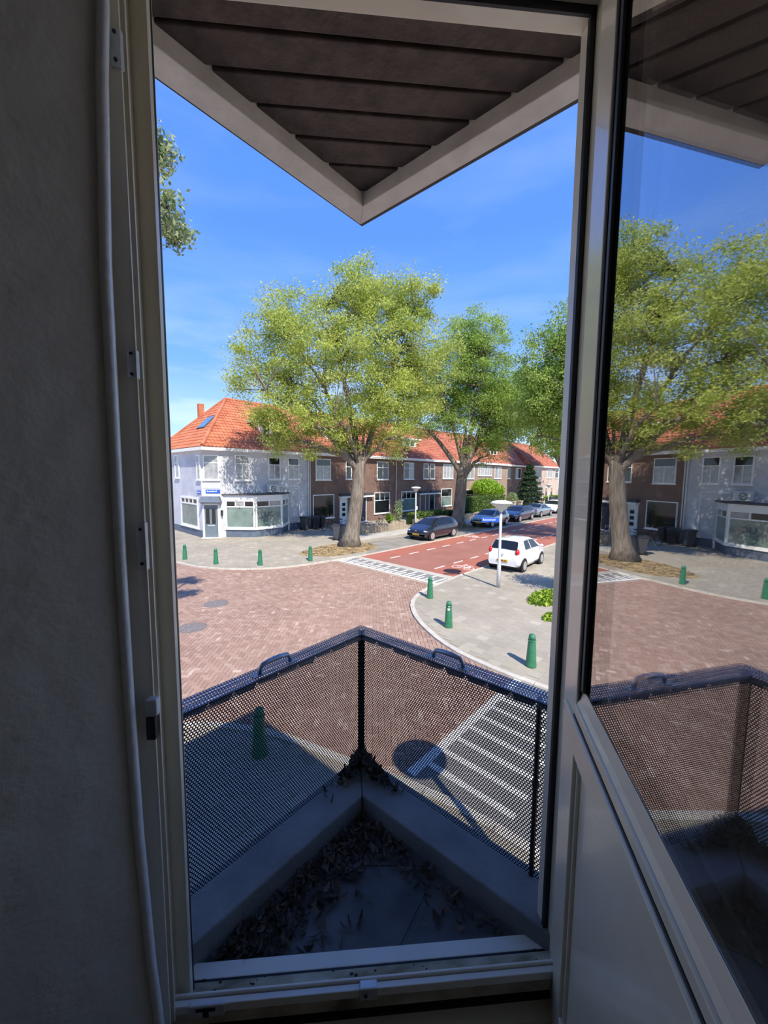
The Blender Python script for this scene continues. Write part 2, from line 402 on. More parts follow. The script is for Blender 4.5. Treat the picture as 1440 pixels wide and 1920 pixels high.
wmesh('wall_back', mb, M['plaster'], 'plastered walls behind the camera')
room = [(-.463, .80), (-3.66, -2.40), (.02, -6.08), (3.70, -2.40), (.545, .78)]
mb = MB(); mb.prism([(-.70, 1.0), (-3.86, -2.2), (.02, -6.3), (3.9, -2.2), (.75, 1.0)], ZF - .2, ZF)
wmesh('floor', mb, M['boards'], 'dark floor at the foot of the balcony door')
mb = MB(); mb.prism([(-.70, 1.0), (-3.86, -2.2), (.02, -6.3), (3.9, -2.2), (.75, 1.0)], ZC, ZC + .12)
wmesh('ceiling', mb, M['ceilpaint'], 'pale ceiling of the room')
# lintel above and breast below the door
mb = MB(); mb.box(-.47, .66, .80, 1.02, 1.12, ZC)
wmesh('wall_lintel', mb, M['plaster'], 'plastered lintel over the balcony door')
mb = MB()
mb.box(-.47, .64, .875, .99, ZF - .2, -1.40)  # coloured near-black for the shade under the threshold
wmesh('wall_sill', mb, M['shadeback'], 'recess under the door threshold, its shade painted near-black')
mb = MB(); mb.box(-.45, .545, .835, .875, -1.43, -1.41); mb.box(-.45, .545, .83, .845, -1.50, -1.43)
wmesh('baseboard_front', mb, M['cream'], 'grey painted strip below the door threshold')
# unseen window opening added in the right-hand wall to brighten the room
r = wthing('added_window_1', 'unseen window opening added in the right wall to let daylight into the room', None, (1.9, -.44, -.75), kind='structure')
A_ = Vector((1.30, .30, 0)); B_ = Vector((2.68, -1.08, 0)); dr = (B_ - A_).normalized()
T_ = Matrix(((dr.x, -dr.y, 0, A_.x), (dr.y, dr.x, 0, A_.y), (0, 0, 1, 0), (0, 0, 0, 1)))
ln = (B_ - A_).length
mb = MB(); mb.box(-.05, ln + .05, -.04, .04, -.75, -.67, T_); mb.box(-.05, ln + .05, -.04, .04, .77, .85, T_)
for s in (-.05, ln / 2 - .04, ln - .03): mb.box(s, s + .08, -.04, .04, -.67, .77, T_)
mb.build('added_window_frame', M['whitepaint'], r)

# ------------------------------------------------------------------ door frame (window coordinates)
fr = wthing('trim_1', 'cream painted frame of the open balcony door', None, (.05, .9, -1.34), kind='structure')
def fpart(name, boxes, mat, bevel=.002, **k):
    mb = MB()
    for b in boxes: mb.box(*b)
    return mb.build(name, mat, fr, None, False, bevel)
XL, XR, ZT = -.4505, .5505, 1.068
fpart('jamb', [(-.52, -.4333, .828, .833, -1.315, 1.10), (-.52, -.450, .833, .842, -1.315, 1.10), (-.52, -.4293, .842, .847, -1.315, 1.10), (-.52, -.445, .847, .889, -1.36, 1.12), (-.52, -.412, .889, .904, -1.36, 1.12)], M['cream'], .001)
fpart('jamb', [(-.54, XL, .93, 1.0, -1.40, 1.14)], M['cream'])
fpart('jamb', [(XR, .66, .966, 1.0, -1.40, 1.14), (.5605, .66, .918, .955, -1.40, 1.14)], M['cream'])
fpart('head', [(-.50, .62, .862, .872, 1.100, 1.16), (-.50, .62, .872, .953, 1.085, 1.16)], M['cream'])
fpart('head', [(-.54, .66, .960, 1.0, ZT, 1.16)], M['cream'])
fpart('gasket', [(-.52, -.4118, .904, .911, -1.37, 1.09), (-.50, .56, .953, .960, 1.066, 1.09), (XR - .003, .60, .955, .966, -1.37, 1.09), (-.50, .60, .936, .951, -1.40, -1.364)], M['gasket'], 0)
# threshold: inner lip, sloped dirty rebate, outer sill
fpart('threshold_lip', [(-.47, .60, .852, .866, -1.315, -1.292), (-.47, .60, .868, .874, -1.315, -1.285)], M['whitepaint'])
mb = MB(); mb.hexa([(-.47, .868, -1.36), (.60, .868, -1.36), (.60, .936, -1.40), (-.47, .936, -1.40)], [(-.47, .868, -1.300), (.60, .868, -1.300), (.60, .936, -1.350), (-.47, .936, -1.350)])
mb.box(-.47, .60, .852, .87, -1.345, -1.315)
mb.build('threshold_rebate', M['creamdirty'], fr)
mb = MB(); mb.hexa([(-.52, .951, -1.45), (.62, .951, -1.45), (.62, .992, -1.45), (-.52, .992, -1.45)], [(-.52, .951, -1.363), (.62, .951, -1.363), (.62, .992, -1.366), (-.52, .992, -1.366)])
mb.build('threshold_sill', M['whitepaint'], fr, bevel=.003)
# ironmongery on the frame
def plate(zc, h, x=-.4333, mat='steel', w=.016, d=.012):
    mb = MB(); mb.box(x - w, x + .003, .822, .822 + d, zc - h / 2, zc + h / 2)
    p = mb.build('strike_plate', M[mat], fr, None, False, .001)
    mb = MB()
    for q in (-.36, .36): mb.lathe([(.0035, 0), (.003, .0015)], 8, Matrix.Translation((x - .006, .821, zc + q * h)) @ Matrix.Rotation(pi / 2, 4, 'X'))
    mb.build('screw', M['gasket'], p, (0, 0, 0))
    return p
plate(.785, .065); plate(.217, .055); plate(-.150, .10); plate(-.552, .05, mat='blackmetal')
mb = MB(); mb.box(-.444, -.420, .812, .832, -.518, -.480); o = mb.build('guide_block', M['plasticw'], fr, None, False, .004); o['label'] = 'white plastic guide block'
mb = MB()
mb.box(-.40, -.315, .846, .857, -1.318, -1.286); k = mb.build('strike_plate', M['steel'], fr, None, False, .003)
mb = MB(); mb.box(-.382, -.336, .8445, .846, -1.300, -1.292); mb.box(-.366, -.352, .8445, .846, -1.316, -1.300); mb.build('slot', M['gasket'], k, (0, 0, 0))
mb = MB(); mb.box(.015, .06, .846, .866, -1.316, -1.283); k = mb.build('strike_plate', M['steel'], fr, None, False, .003)
mb = MB(); mb.lathe([(.005, 0), (.004, .002)], 10, Matrix.Translation((.03, .845, -1.30)) @ Matrix.Rotation(pi / 2, 4, 'X')); mb.build('screw', M['gasket'], k, (0, 0, 0))
mb = MB()
for i in range(26):
    x = rnd.uniform(-.44, .52); y = rnd.uniform(.874, .94); s = rnd.uniform(.001, .004); z = -1.300 - (y - .868) * .69
    mb.ball((x, y, z), (s * 1.6, s, s * .6), 5, 3)
o = mb.build('grime', M['soil'] if False else M['litter'], fr); o['kind'] = 'stuff'

# ------------------------------------------------------------------ the open door leaf
LM = Vector((.535, .90, 0)); LANG = atan2(-.953, -.302)
leaf = thing('door_1', 'cream balcony door swung inwards, tall reflecting pane above a plain panel', None, WM @ Vector((LM.x, LM.y, -1.42)), WROT + LANG, kind='structure')
leaf['_b'] = [0, 0, -1.42]
def lp(name, boxes, mat, bevel=.003):
    mb = MB()
    for b in boxes: mb.box(*b)
    return mb.build(name, mat, leaf, None, False, bevel)
LW = .925
lp('stile', [(0, .052, .004, .06, -1.42, 1.03), (.054, .124, 0, .06, -1.42, 1.03)], M['cream'])
lp('stile', [(LW - .115, LW, 0, .06, -1.42, 1.03)], M['cream'])
lp('rail', [(.124, LW - .115, 0, .06, .93, 1.03)], M['cream'])
lp('rail', [(.054, LW - .115, -.010, .06, -.605, -.535)], M['cream'], .004)
lp('rail', [(.124, LW - .115, 0, .06, -1.42, -1.31)], M['cream'])
lp('panel', [(.124, LW - .115, .016, .045, -1.31, -.605)], M['cream'], 0)
lp('moulding', [(.124, .134, .008, .02, -1.31, -.605), (LW - .125, LW - .115, .008, .02, -1.31, -.605)], M['cream'], .003)
lp('gasket', [(.124, .130, .004, .05, -.53, .93), (LW - .121, LW - .115, .004, .05, -.53, .93), (.124, LW - .115, -.004, .05, -.535, -.529), (.124, LW - .115, .004, .05, .924, .93)], M['gasket'], 0)
mb = MB(); mb.box(.126, LW - .12, -.004, .05, -.529, -.504)
mb.build('weather_bead', M['cream'], leaf, None, False, .004)
mb = MB(); mb.hexa([(.128, .0, -.504), (LW - .122, .0, -.504), (LW - .122, .03, -.504), (.128, .03, -.504)], [(.128, .006, -.492), (LW - .122, .006, -.492), (LW - .122, .013, -.468), (.128, .013, -.468)])
mb.build('weather_bead', M['cream'], leaf, None, False, .002)
lp('glazing_bead', [(.130, .146, .006, .013, -.47, .924), (LW - .137, LW - .121, .006, .013, -.47, .924)], M['bingrey'], .002)
lp('pane', [(.130, LW - .121, .014, .018, -.50, .924)], M['glass'], 0)
lp('pane', [(.130, LW - .121, .034, .038, -.50, .924)], M['glass'], 0)

# ------------------------------------------------------------------ roof overhang over the balcony
ro = wthing('trim_2', 'dark boarded soffit with white fascia beams above the balcony', None, (.04, 1.4, 1.3), kind='structure')
APX, APY = .04, 1.909
ed = [.96, 1.040, 1.160, 1.284, 1.404, 1.517, 1.635, 1.756, 1.905]
for i in range(len(ed) - 1):
    y0, y1 = ed[i] + .007, ed[i + 1] - .007
    w0, w1 = APY + .03 - y0, max(.02, APY + .03 - y1)
    sl = rnd.uniform(-.002, .002)
    mb = MB(); mb.hexa([(APX - w0, y0, 1.30 + sl), (APX + w0, y0, 1.30 - sl), (APX + w1, y1, 1.30 - sl), (APX - w1, y1, 1.30 + sl)],
                       [(APX - w0, y0, 1.32), (APX + w0, y0, 1.32), (APX + w1, y1, 1.32), (APX - w1, y1, 1.32)])
    mb.build('soffit_board', M['soffit'], ro, None, False, .004)
mb = MB(); mb.prism([(APX - 1.5, .6), (APX + 1.5, .6), (APX + 1.5, APY - 1.42), (APX, APY + .06), (APX - 1.5, APY - 1.42)], 1.325, 1.335)
mb.build('soffit_backing', M['shadeback'], ro)  # its near-black colour paints the shade in the board gaps
for s in (-1, 1):
    i0, i1 = (APX, APY), (APX + s * 5.2, APY - 5.2)
    o0, o1 = (APX - .008, APY + .131), (APX + s * 5.2, APY + .131 - 5.2)
    mb = MB(); mb.prism([i0, o0, o1, i1], 1.242, 1.44)
    mb.build('fascia_beam', M['fascia'], ro, None, False, .003)
    o2, o3 = (APX, APY + .16), (APX + s * 5.2, APY + .16 - 5.2)
    mb = MB(); mb.prism([o0, o2, o3, o1], 1.252, 1.46)
    mb.build('drip_edge', M['blackmetal'], ro)
# roof of the own house, and its walls towards both streets
mb = MB()
tip = Vector((APX, APY + .16, 1.46)); L = Vector((APX - 5.2, APY + .16 - 5.2, 1.46)); Rr = Vector((APX + 5.2, APY + .16 - 5.2, 1.46)); Bk = Vector((APX, APY + .16 - 10.4, 1.46)); top = Vector((APX, APY + .16 - 5.2, 4.1))
mb.add([tip, L, Bk, Rr, top], [(1, 0, 4), (0, 3, 4), (3, 2, 4), (2, 1, 4), (0, 1, 2, 3)])
wmesh('roof', mb, M['roofred'], 'roof of the house the picture is taken from')
mb = MB()
for s, ex in ((-1, -.617), (1, .683)):
    q = [(ex, 1.0), (ex + s * .02, 1.02)]
    mb.prism([(ex, 1.0), (ex + s * 4.2, 1.0 - 4.2), (ex + s * 4.05, .85 - 4.2), (ex - s * .1, .9)], -EYE, ZF - .2)
wmesh('wall_street', mb, M['brown'], 'brick street walls below the balcony')

# ------------------------------------------------------------------ balcony
bal = wthing('balcony', 'small corner balcony with perforated metal railing coloured for skylight and shade, and grey upstand', 'balcony', (.033, 1.3, -1.385))
def dirs(s): return Vector((s * .7071, -.7071, 0)), Vector((s * .7071, .7071, 0))
mb = MB(); mb.prism([(-.66, .96), (.73, .96), (.033, 1.62)], -1.60, -1.388)
mb.build('floor_slab', M['felt'], bal)
seams = [[(-.05, 1.24), (.12, 1.22), (.25, 1.235)], [(.28, 1.235), (.36, 1.18), (.42, 1.16)], [(.20, 1.40), (.24, 1.30)]]
mb = MB(); mb.prism([(.033 - .42, 1.0), (.033 + .1, 1.0), (.033 + .27, 1.23), (.033 - .02, 1.24)], -1.388, -1.3845); mb.build('felt_sheet', M['felt'], bal)
mb = MB(); mb.prism([(.033 - .02, 1.25), (.033 + .25, 1.225), (.033 + .15, 1.40), (.033, 1.45)], -1.388, -1.383); mb.build('felt_sheet', M['felt'], bal)
for s in (-1, 1):
    d, n = dirs(s)
    ti = Vector((.035, 1.457, 0)); to = Vector((.033, 1.690, 0))
    if s < 0: ti = ti + d * .003; to = to + d * .003
    poly = [ti, to, to + d * 1.0, ti + d * .80]
    poly = [(p.x, p.y) for p in poly]
    poly[2] = (poly[2][0], max(poly[2][1], .98)); poly[3] = (poly[3][0], max(poly[3][1], .90))
    mb = MB(); mb.prism(poly, -1.62, -1.302)
    mb.build('upstand', M['upstand'], bal, None, False, .006)

def perf(name, O, ax, ay, w, h, parent, pitch=.0096, r=.0034, clip=None):
    """perforated sheet: staggered round holes in a hexagonal lattice"""
    nx, ny = int(w / pitch), int(h / (pitch * .866))
    ii, jj = np.meshgrid(np.arange(nx), np.arange(ny)); ii = ii.ravel(); jj = jj.ravel()
    cx = (ii + .5 * (jj % 2) + .5) * pitch; cy = (jj + .5) * pitch * .866
    if clip is not None:
        k = clip(cx, cy); cx, cy = cx[k], cy[k]
    R_ = pitch / sqrt(3); n = len(cx); a = np.arange(6) * pi / 3 + pi / 6
    hx = cx[:, None] + R_ * np.cos(a); hy = cy[:, None] + R_ * np.sin(a)
    ox = cx[:, None] + r * np.cos(a); oy = cy[:, None] + r * np.sin(a)
    key = np.round(np.stack([hx.ravel(), hy.ravel()], 1) / (pitch * .02)).astype(np.int64)
    _, first, inv = np.unique(key, axis=0, return_index=True, return_inverse=True); inv = np.asarray(inv).ravel()
    P2 = np.stack([hx.ravel(), hy.ravel()], 1)[first]; Q2 = np.stack([ox.ravel(), oy.ravel()], 1)
    m = len(P2); V2 = np.concatenate([P2, Q2]); I = inv.reshape(n, 6); J = m + np.arange(n * 6).reshape(n, 6)
    quads = np.stack([I, np.roll(I, -1, 1), np.roll(J, -1, 1), J], 2).reshape(-1, 4)
    O = np.array(O); V = O + V2[:, :1] * np.array(ax) + V2[:, 1:] * np.array(ay)
    return obj(name, npmesh(name, V, quads), M['perfshade' if name.endswith('panel') else 'perf'], parent)

ZR = -.68
for s in (-1, 1):
    d, n = dirs(s)
    P = Vector((.033, 1.650, 0)) + d * .012
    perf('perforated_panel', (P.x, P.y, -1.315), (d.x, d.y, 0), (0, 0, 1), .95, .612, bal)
    Q = Vector((.033, 1.700, 0))
    perf('perforated_rail', (Q.x, Q.y, ZR), (d.x, d.y, 0), (-n.x, -n.y, 0), 1.0, .075, bal, clip=lambda x, y: x > y * 1.0)
    Q2 = Q - n * .075 + d * .075
    perf('perforated_rail_lip', (Q2.x, Q2.y, ZR - .022), (d.x, d.y, 0), (0, 0, 1), .92, .022, bal)
    perf('perforated_rail_lip', (Q.x, Q.y, ZR - .05), (d.x, d.y, 0), (0, 0, 1), 1.0, .05, bal)
    # stiffener bars
    mb = MB(); p0 = P + d * .02; p1 = P + d * .95
    mb.tube([(p0.x, p0.y, -1.308), (p1.x, p1.y, -1.308)], .006, 6); mb.build('bottom_bar', M['blackmetal'], bal)
    # dark uneven strips shaped as the shadow band under the rail
    for i in range(11):
        c = P + d * (.045 + .084 * i) - n * .004; hh = rnd.uniform(.003, .014)
        T = Matrix.Translation((c.x, c.y, 0)) @ Matrix.Rotation(atan2(d.y, d.x), 4, 'Z')
        mb = MB(); mb.hexa([T @ Vector(p) for p in ((-.03, -.004, -.712 - hh), (.03, -.004, -.712 - hh * .6), (.03, .004, -.712 - hh * .6), (-.03, .004, -.712 - hh))], [T @ Vector(p) for p in ((-.043, -.004, -.70), (.043, -.004, -.70), (.043, .004, -.70), (-.043, .004, -.70))]); mb.build('rail_shadow_strip', M['blackmetal'], bal)
    # handle on the rail
    c = Q + d * .485 - n * .048
    T = Matrix.Translation((c.x, c.y, ZR)) @ Matrix.Rotation(atan2(d.y, d.x), 4, 'Z')
    mb = MB(); pts = [(-.062, 0, .004), (-.060, 0, .022), (-.050, 0, .033), (-.02, 0, .037), (.02, 0, .037), (.050, 0, .033), (.060, 0, .022), (.062, 0, .004)]
    mb.tube([T @ Vector(p) for p in pts], [.007, .007, .008, .009, .009, .008, .007, .007], 8)
    hd = mb.build('rail_handle', M['zinc'], bal, None, True)
    for q in (-1, 1): mb = MB(); mb.box(q * .068 - .018, q * .068 + .018, -.012, .012, 0, .005, T); mb.build('foot_plate', M['zinc'], hd, (0, 0, 0), False, .002)
# end post at the right jamb, corner post
mb = MB(); mb.box(.033 - .014, .033 + .014, 1.628, 1.652, -1.32, ZR - .004); mb.build('corner_post', M['blackmetal'], bal)
for s in (-1, 1):
    d, n = dirs(s); c = Vector((.033, 1.65, 0)) + d * (.885 if s < 0 else .775)
    mb = MB(); mb.tube([(c.x, c.y, -1.31), (c.x, c.y, ZR - .01)], .008, 6); mb.ball((c.x, c.y, -.98), (.012, .012, .020), 8, 6); mb.build('end_post', M['blackmetal'], bal)

# dead leaves lying on the balcony
def litter(name, label, n, fn, seed, size=(.018, .045)):
    r = np.random.RandomState(seed); V = []; Q = []; A = []
    for i in range(n):
        x, y, z = fn(r); a = r.rand() * 6.28; l = r.uniform(*size); w = l * r.uniform(.25, .5); c = l * r.uniform(.1, .45)
        T = np.array([[cos(a), -sin(a)], [sin(a), cos(a)]]); tilt = r.uniform(-.5, .5)
        b = len(V)
        for u in (-1, -.35, .35, 1):
            ww = w * (1 - .75 * abs(u)); zz = c * (u * u) + .004
            for s in (-1, 1):
                p = T @ np.array([u * l / 2, s * ww / 2]); V.append((x + p[0], y + p[1], z + zz + s * ww * tilt + .002))
        for k in range(3): Q.append((b + 2 * k, b + 2 * k + 2, b + 2 * k + 3, b + 2 * k + 1)); A.append(0)
        rr = r.rand(); A[-3:] = [rr] * 3
    me = npmesh(name, V, Q); faceattr(me, A)
    o = obj(name, me, M['litter']); o.matrix_world = WM
    return tag(o, label, 'dead leaves', None, 'stuff')
def f_left(r):
    while True:
        t = r.rand() ** .8 * .62; off = abs(r.normal(0, .085))
        p = Vector((.035, 1.44, 0)) + dirs(-1)[0] * t - dirs(-1)[1] * off + Vector((0, 0, 0))
        if p.y > 1.005 and p.x + 1.457 - .035 > p.y - .02 and (.035 - p.x) + p.y < 1.455: return p.x, p.y, -1.386 + r.rand() * .012
def f_right(r):
    while True:
        t = abs(r.normal(0, .22)) + (r.rand() < .25) * .4; off = abs(r.normal(0, .05))
        p = Vector((.035, 1.44, 0)) + dirs(1)[0] * t - dirs(1)[1] * off
        if p.y > 1.005 and (p.x - .035) + p.y < 1.455: return p.x, p.y, -1.386 + r.rand() * .012
litter('leaf_litter', 'dead brown leaves drifted along the left side of the balcony floor', 620, f_left, 3)
litter('leaf_litter', 'sparse dead leaves along the right side of the balcony floor', 170, f_right, 4)
def f_apex(r):
    t = abs(r.normal(0, .075)); s = -1 if r.rand() < .38 else 1
    p = Vector((.035, 1.632, 0)) + dirs(s)[0] * t - Vector((0, 1, 0)) * abs(r.normal(0, .03))
    return p.x, p.y, -1.30 + r.rand() * max(0, .075 - t * .42)
litter('leaf_pile', 'heap of dead leaves on the upstand in the balcony corner', 520, f_apex, 5)
mb = MB()
for a, b in (((-.16, 1.30), (-.15, 1.18)), ((-.02, 1.16), (-.09, 1.10)), ((.30, 1.24), (.43, 1.14))):
    mb.tube([(a[0], a[1], -1.378), ((a[0] + b[0]) / 2, (a[1] + b[1]) / 2 + .004, -1.374), (b[0], b[1], -1.377)], .0022, 5)
o = mb.build('twigs', M['litter']); o.matrix_world = WM; tag(o, 'thin dry twigs lying on the balcony floor', 'twigs', None, 'stuff')

# ------------------------------------------------------------------ the street
def inpoly(x, y, P):
    c = False; n = len(P); j = n - 1
    for i in range(n):
        xi, yi = P[i]; xj, yj = P[j]
        if (yi > y) != (yj > y) and x < (xj - xi) * (y - yi) / (yj - yi) + xi: c = not c
        j = i
    return c

def smoothline(P, k=5):
    """Catmull-Rom through the points"""
    out = []
    for i in range(len(P) - 1):
        p0 = Vector(P[max(i - 1, 0)]); p1 = Vector(P[i]); p2 = Vector(P[i + 1]); p3 = Vector(P[min(i + 2, len(P) - 1)])
        for q in range(k):
            t = q / k
            out.append(.5 * ((2 * p1) + (p2 - p0) * t + (2 * p0 - 5 * p1 + 4 * p2 - p3) * t * t + (3 * p1 - p0 - 3 * p2 + p3) * t ** 3))
    out.append(Vector(P[-1])); return [(p.x, p.y) for p in out]

K_GREY = [(6.35, 24), (6.45, 21.5), (6.6, 20.3), (6.97, 18.7), (7.8, 17.25), (9.07, 16.15), (10.5, 15.55), (12.6, 15.3), (14.2, 15.15)]
K_ISLE = [(8.0, -4), (7.95, 1.5), (7.85, 3.4), (7.95, 4.6), (8.16, 5.45), (8.62, 6.42), (9.25, 7.35), (10.15, 8.2), (11.26, 8.68), (12.4, 8.86), (14.2, 8.98)]
K_OWN = [(4.25, -4), (4.2, 1.5), (4.0, 3.0), (3.68, 4.0), (3.45, 4.75), (3.25, 5.4), (2.9, 6.05), (2.4, 6.7), (1.5, 7.35), (.2, 7.7), (-4, 7.9)]
kg, ki, ko = (smoothline(k, 4) for k in (K_GREY, K_ISLE, K_OWN))
P_GREY = kg + [(90, 15.15), (90, 60), (6.35, 60)]
P_ISLE = ki + [(90, 8.98), (90, -30), (8.0, -30)]
P_OWN = ko + [(-40, 7.9), (-40, -30), (4.25, -30)]

mb = MB(); mb.prism([(-150, -150), (150, -150), (150, 150), (-150, 150)], -.30, -.06)
tag(mb.build('ground', M['pavebase']), 'ground under and beyond the street', None, None, 'structure')

def pave(name, poly, label):
    mb = MB(); mb.prism(poly, -.06, .028); o = mb.build(name, M['pavebase']); return tag(o, label, None, None, 'structure')
pv_grey = pave('pavement', P_GREY, 'wide grey pavement in front of the grey corner house and the brick terrace')
pv_isle = pave('pavement', P_ISLE, 'grey pavement with bollards and street lamp at the right-hand corner')
pv_own = pave('pavement', P_OWN, 'pavement below the balcony')

def kerb(line, parent, length=1.0, w=.14):
    pts = [Vector(p) for p in line]; acc = [0]
    for i in range(1, len(pts)): acc.append(acc[-1] + (pts[i] - pts[i - 1]).length)
    def at(s):
        s = max(0, min(acc[-1], s))
        for i in range(1, len(pts)):
            if s <= acc[i]:
                t = (s - acc[i - 1]) / max(1e-6, acc[i] - acc[i - 1]); return pts[i - 1].lerp(pts[i], t), (pts[i] - pts[i - 1]).normalized()
        return pts[-1], (pts[-1] - pts[-2]).normalized()
    s = 0
    while s < acc[-1] - .1:
        e = min(s + length, acc[-1]); row = []
        for q in (s + .008, (s + e) / 2, e - .008):
            p, t = at(q); n = Vector((-t.y, t.x)); row.append((p - n * w / 2, p + n * w / 2))
        poly = [r_[0] for r_ in row] + [r_[1] for r_ in row[::-1]]
        mb = MB(); mb.prism([(p.x, p.y) for p in poly], -.06, .052 + rnd.uniform(-.003, .003)); mb.build('kerbstone', M['kerb'], parent)
        s = e
kerb(kg, pv_grey); kerb(ki, pv_isle); kerb(ko, pv_own)
kerb([(14.2, 15.12), (60, 15.12)], pv_grey, 3.0, .10); kerb([(14.2, 9.0), (44, 9.0)], pv_isle, 3.0, .10)

# the brick paved junction: clinkers in herringbone, the nearest as single bricks
road = MB(); road.prism([(-40, -30), (12.62, -30), (12.62, 60), (-40, 60)], -.06, -.018)
plateau = tag(road.build('road_junction', M['brickbase']), 'red-brown brick paved junction with herringbone pattern', None, None, 'structure')
def field(parent, name, mat, cells, zt, n_near, big):
    """cells: (cx, cy, lx, ly, angle); the n_near that show largest become objects, the rest one mesh"""
    def size(c):
        p = px(c[0], c[1], zt)
        if not (335 < p[0] < 1040 and p[1] < 1300): return 9e9
        return hypot(c[0], c[1])
    order = sorted(range(len(cells)), key=lambda i: size(cells[i])); near = set(order[:n_near])
    base = {}
    V = []; Q = []; A = []
    fs = [(4, 5, 6, 7), (0, 1, 5, 4), (1, 2, 6, 5), (2, 3, 7, 6), (3, 0, 4, 7)]
    for i, (cx, cy, lx, ly, an) in enumerate(cells):
        dz = rnd.uniform(-.003, .002) * (1 if lx != ly else .4)
        if i in near:
            key = (lx, ly)
            if key not in base:
                mb = MB(); b = .003 if lx != ly else .001
                mb.hexa([(-lx, -ly, -.02), (lx, -ly, -.02), (lx, ly, -.02), (-lx, ly, -.02)], [(-lx + b, -ly + b, 0), (lx - b, -ly + b, 0), (lx - b, ly - b, 0), (-lx + b, ly - b, 0)])
                base[key] = mb.mesh(name); base[key].materials.append(mat)
            o = bpy.data.objects.new(name, base[key]); COL.objects.link(o); o.parent = parent
            o.location = (cx, cy, zt + dz); o.rotation_euler = (rnd.uniform(-.006, .006), rnd.uniform(-.006, .006), an)
            continue
        c, s = cos(an), sin(an); b0 = len(V); tl = rnd.uniform(-.0015, .0015)
        for z, q in ((zt - .022, 0), (zt + dz, .003 if lx != ly else .001)):
            for sx, sy in ((-1, -1), (1, -1), (1, 1), (-1, 1)):
                x, y = sx * (lx - q), sy * (ly - q)
                V.append((cx + c * x - s * y, cy + s * x + c * y, z + (sx * tl if q else 0)))
        Q += [tuple(b0 + k for k in f) for f in fs]; A += [rnd.random()] * 5
    me = npmesh(name + 's', V, Q); faceattr(me, A)
    o = obj(name + '_field', me, mat, parent); o['kind'] = 'stuff'
    return o

cells = []
w_ = .105; g_ = .0045; ang = radians(45); ca, sa = cos(ang), sin(ang)
for i in range(-60, 260):
    for j in range(-160, 170):
        k = (i - j) % 4
        if k == 0: cx, cy, lx, ly = (i + 1) * w_, (j + .5) * w_, w_ - g_, w_ / 2 - g_
        elif k == 3: cx, cy, lx, ly = (i + .5) * w_, (j + 1) * w_, w_ / 2 - g_, w_ - g_
        else: continue
        x, y = ca * cx - sa * cy, sa * cx + ca * cy
        if not (-1 < x < 12.5 and 3.42 < y < 23): continue
        p = px(x, y, 0)
        if not (230 < p[0] < 1180 and p[1] < 1560): continue
        if inpoly(x, y, P_GREY) or inpoly(x, y, P_ISLE) or inpoly(x, y, P_OWN): continue
        cells.append((x, y, lx, ly, ang))
field(plateau, 'brick', M['brick'], cells, 0.0, 300, False)

# concrete paving slabs on the corner pavements
def slabs(poly, x0, x1, y0, y1, st=.30, skip=()):
    out = []; g = .002; j = 0; y = y0
    while y < y1:
        x = x0 + (st / 2 if j % 2 else 0)
        while x < x1:
            cx, cy = x + st / 2, y + st / 2; p = px(cx, cy, 0)
            if 240 < p[0] < 1150 and p[1] < 1560 and inpoly(cx, cy, poly) and all(inpoly(cx + q * st * .6, cy + r * st * .6, poly) for q in (-1, 1) for r in (-1, 1)) and not any(a < cx < b and c < cy < d for a, b, c, d in skip):
                out.append((cx, cy, st / 2 - g, st / 2 - g, 0))
            x += st
        y += st; j += 1
    return out
field(pv_isle, 'paving_tile', M['tile'], slabs(P_ISLE, 7.5, 22, 0, 9), .040, 300, False)
field(pv_grey, 'paving_tile', M['tile'], slabs(P_GREY, 6.3, 19.5, 15, 26.2, skip=((14.3, 19.6, 15.1, 17.9),)), .040, 0, False)
field(pv_own, 'paving_tile', M['tile'], slabs(P_OWN, 0, 4.2, 1.8, 8), .040, 0, False)

# parking bays and light footpath before the terrace
mb = MB(); mb.prism([(14.6, 15.2), (80, 15.2), (80, 17.9), (17.3, 17.9), (16.2, 16.4)], .028, .042); mb.build('parking_bay', M['parking'], pv_grey)
mb = MB(); mb.prism([(17.2, 18.7), (80, 18.7), (80, 20.2), (17.0, 20.2)], .028, .047); mb.build('footpath', M['path'], pv_grey)

# ramps up to the junction, with white teeth
def ramp(name, label, T, length, depth, teeth, tl):
    r = thing(name, label, None, (0, 0, 0), 0, None, 'structure')
    mb = MB(); mb.prism([(0, 0), (length, 0), (length, depth), (0, depth)], -.06, 0.0, T); mb.build('ramp_surface', M['asphalt'], r)
    mb = MB(); mb.prism([(0, depth - .0), (length, depth), (length, depth + .42), (0, depth + .42)], -.06, .006, T); mb.build('ramp_band', M['path'], r)
    mb = MB(); mb.prism([(0, -.02), (length, -.02), (length, .13), (0, .13)], -.01, .005, T); mb.build('white_line', M['roadwhite'], r)
    st = length / teeth
    for i in range(teeth):
        a = (i + .35) * st
        for q, ll in ((0, tl), (.42 * st, tl * .55)):
            mb = MB(); mb.prism([(a + q, .13), (a + q + .10, .13), (a + q + .13, .13 + ll), (a + q + .03, .13 + ll)], -.01, .004, T); mb.build('white_tooth', M['roadwhite'], r)
    return r
T1m = Matrix(((0, 1, 0, 12.62), (-1, 0, 0, 15.35), (0, 0, 1, 0), (0, 0, 0, 1)))
ramp('road_ramp', 'grey asphalt ramp with white teeth where the red street meets the junction', T1m, 6.4, 1.08, 12, .92)
T2m = Matrix(((1, 0, 0, 4.28), (0, -1, 0, 3.38), (0, 0, 1, 0), (0, 0, 0, 1)))
T2m = Matrix(((1, 0, 0, 4.28), (0, 1, 0, 0), (0, 0, 1, 0), (0, 0, 0, 1)))
r = thing('road_ramp', 'grey asphalt ramp with white teeth seen through the right railing panel', None, (0, 0, 0), 0, None, 'structure')
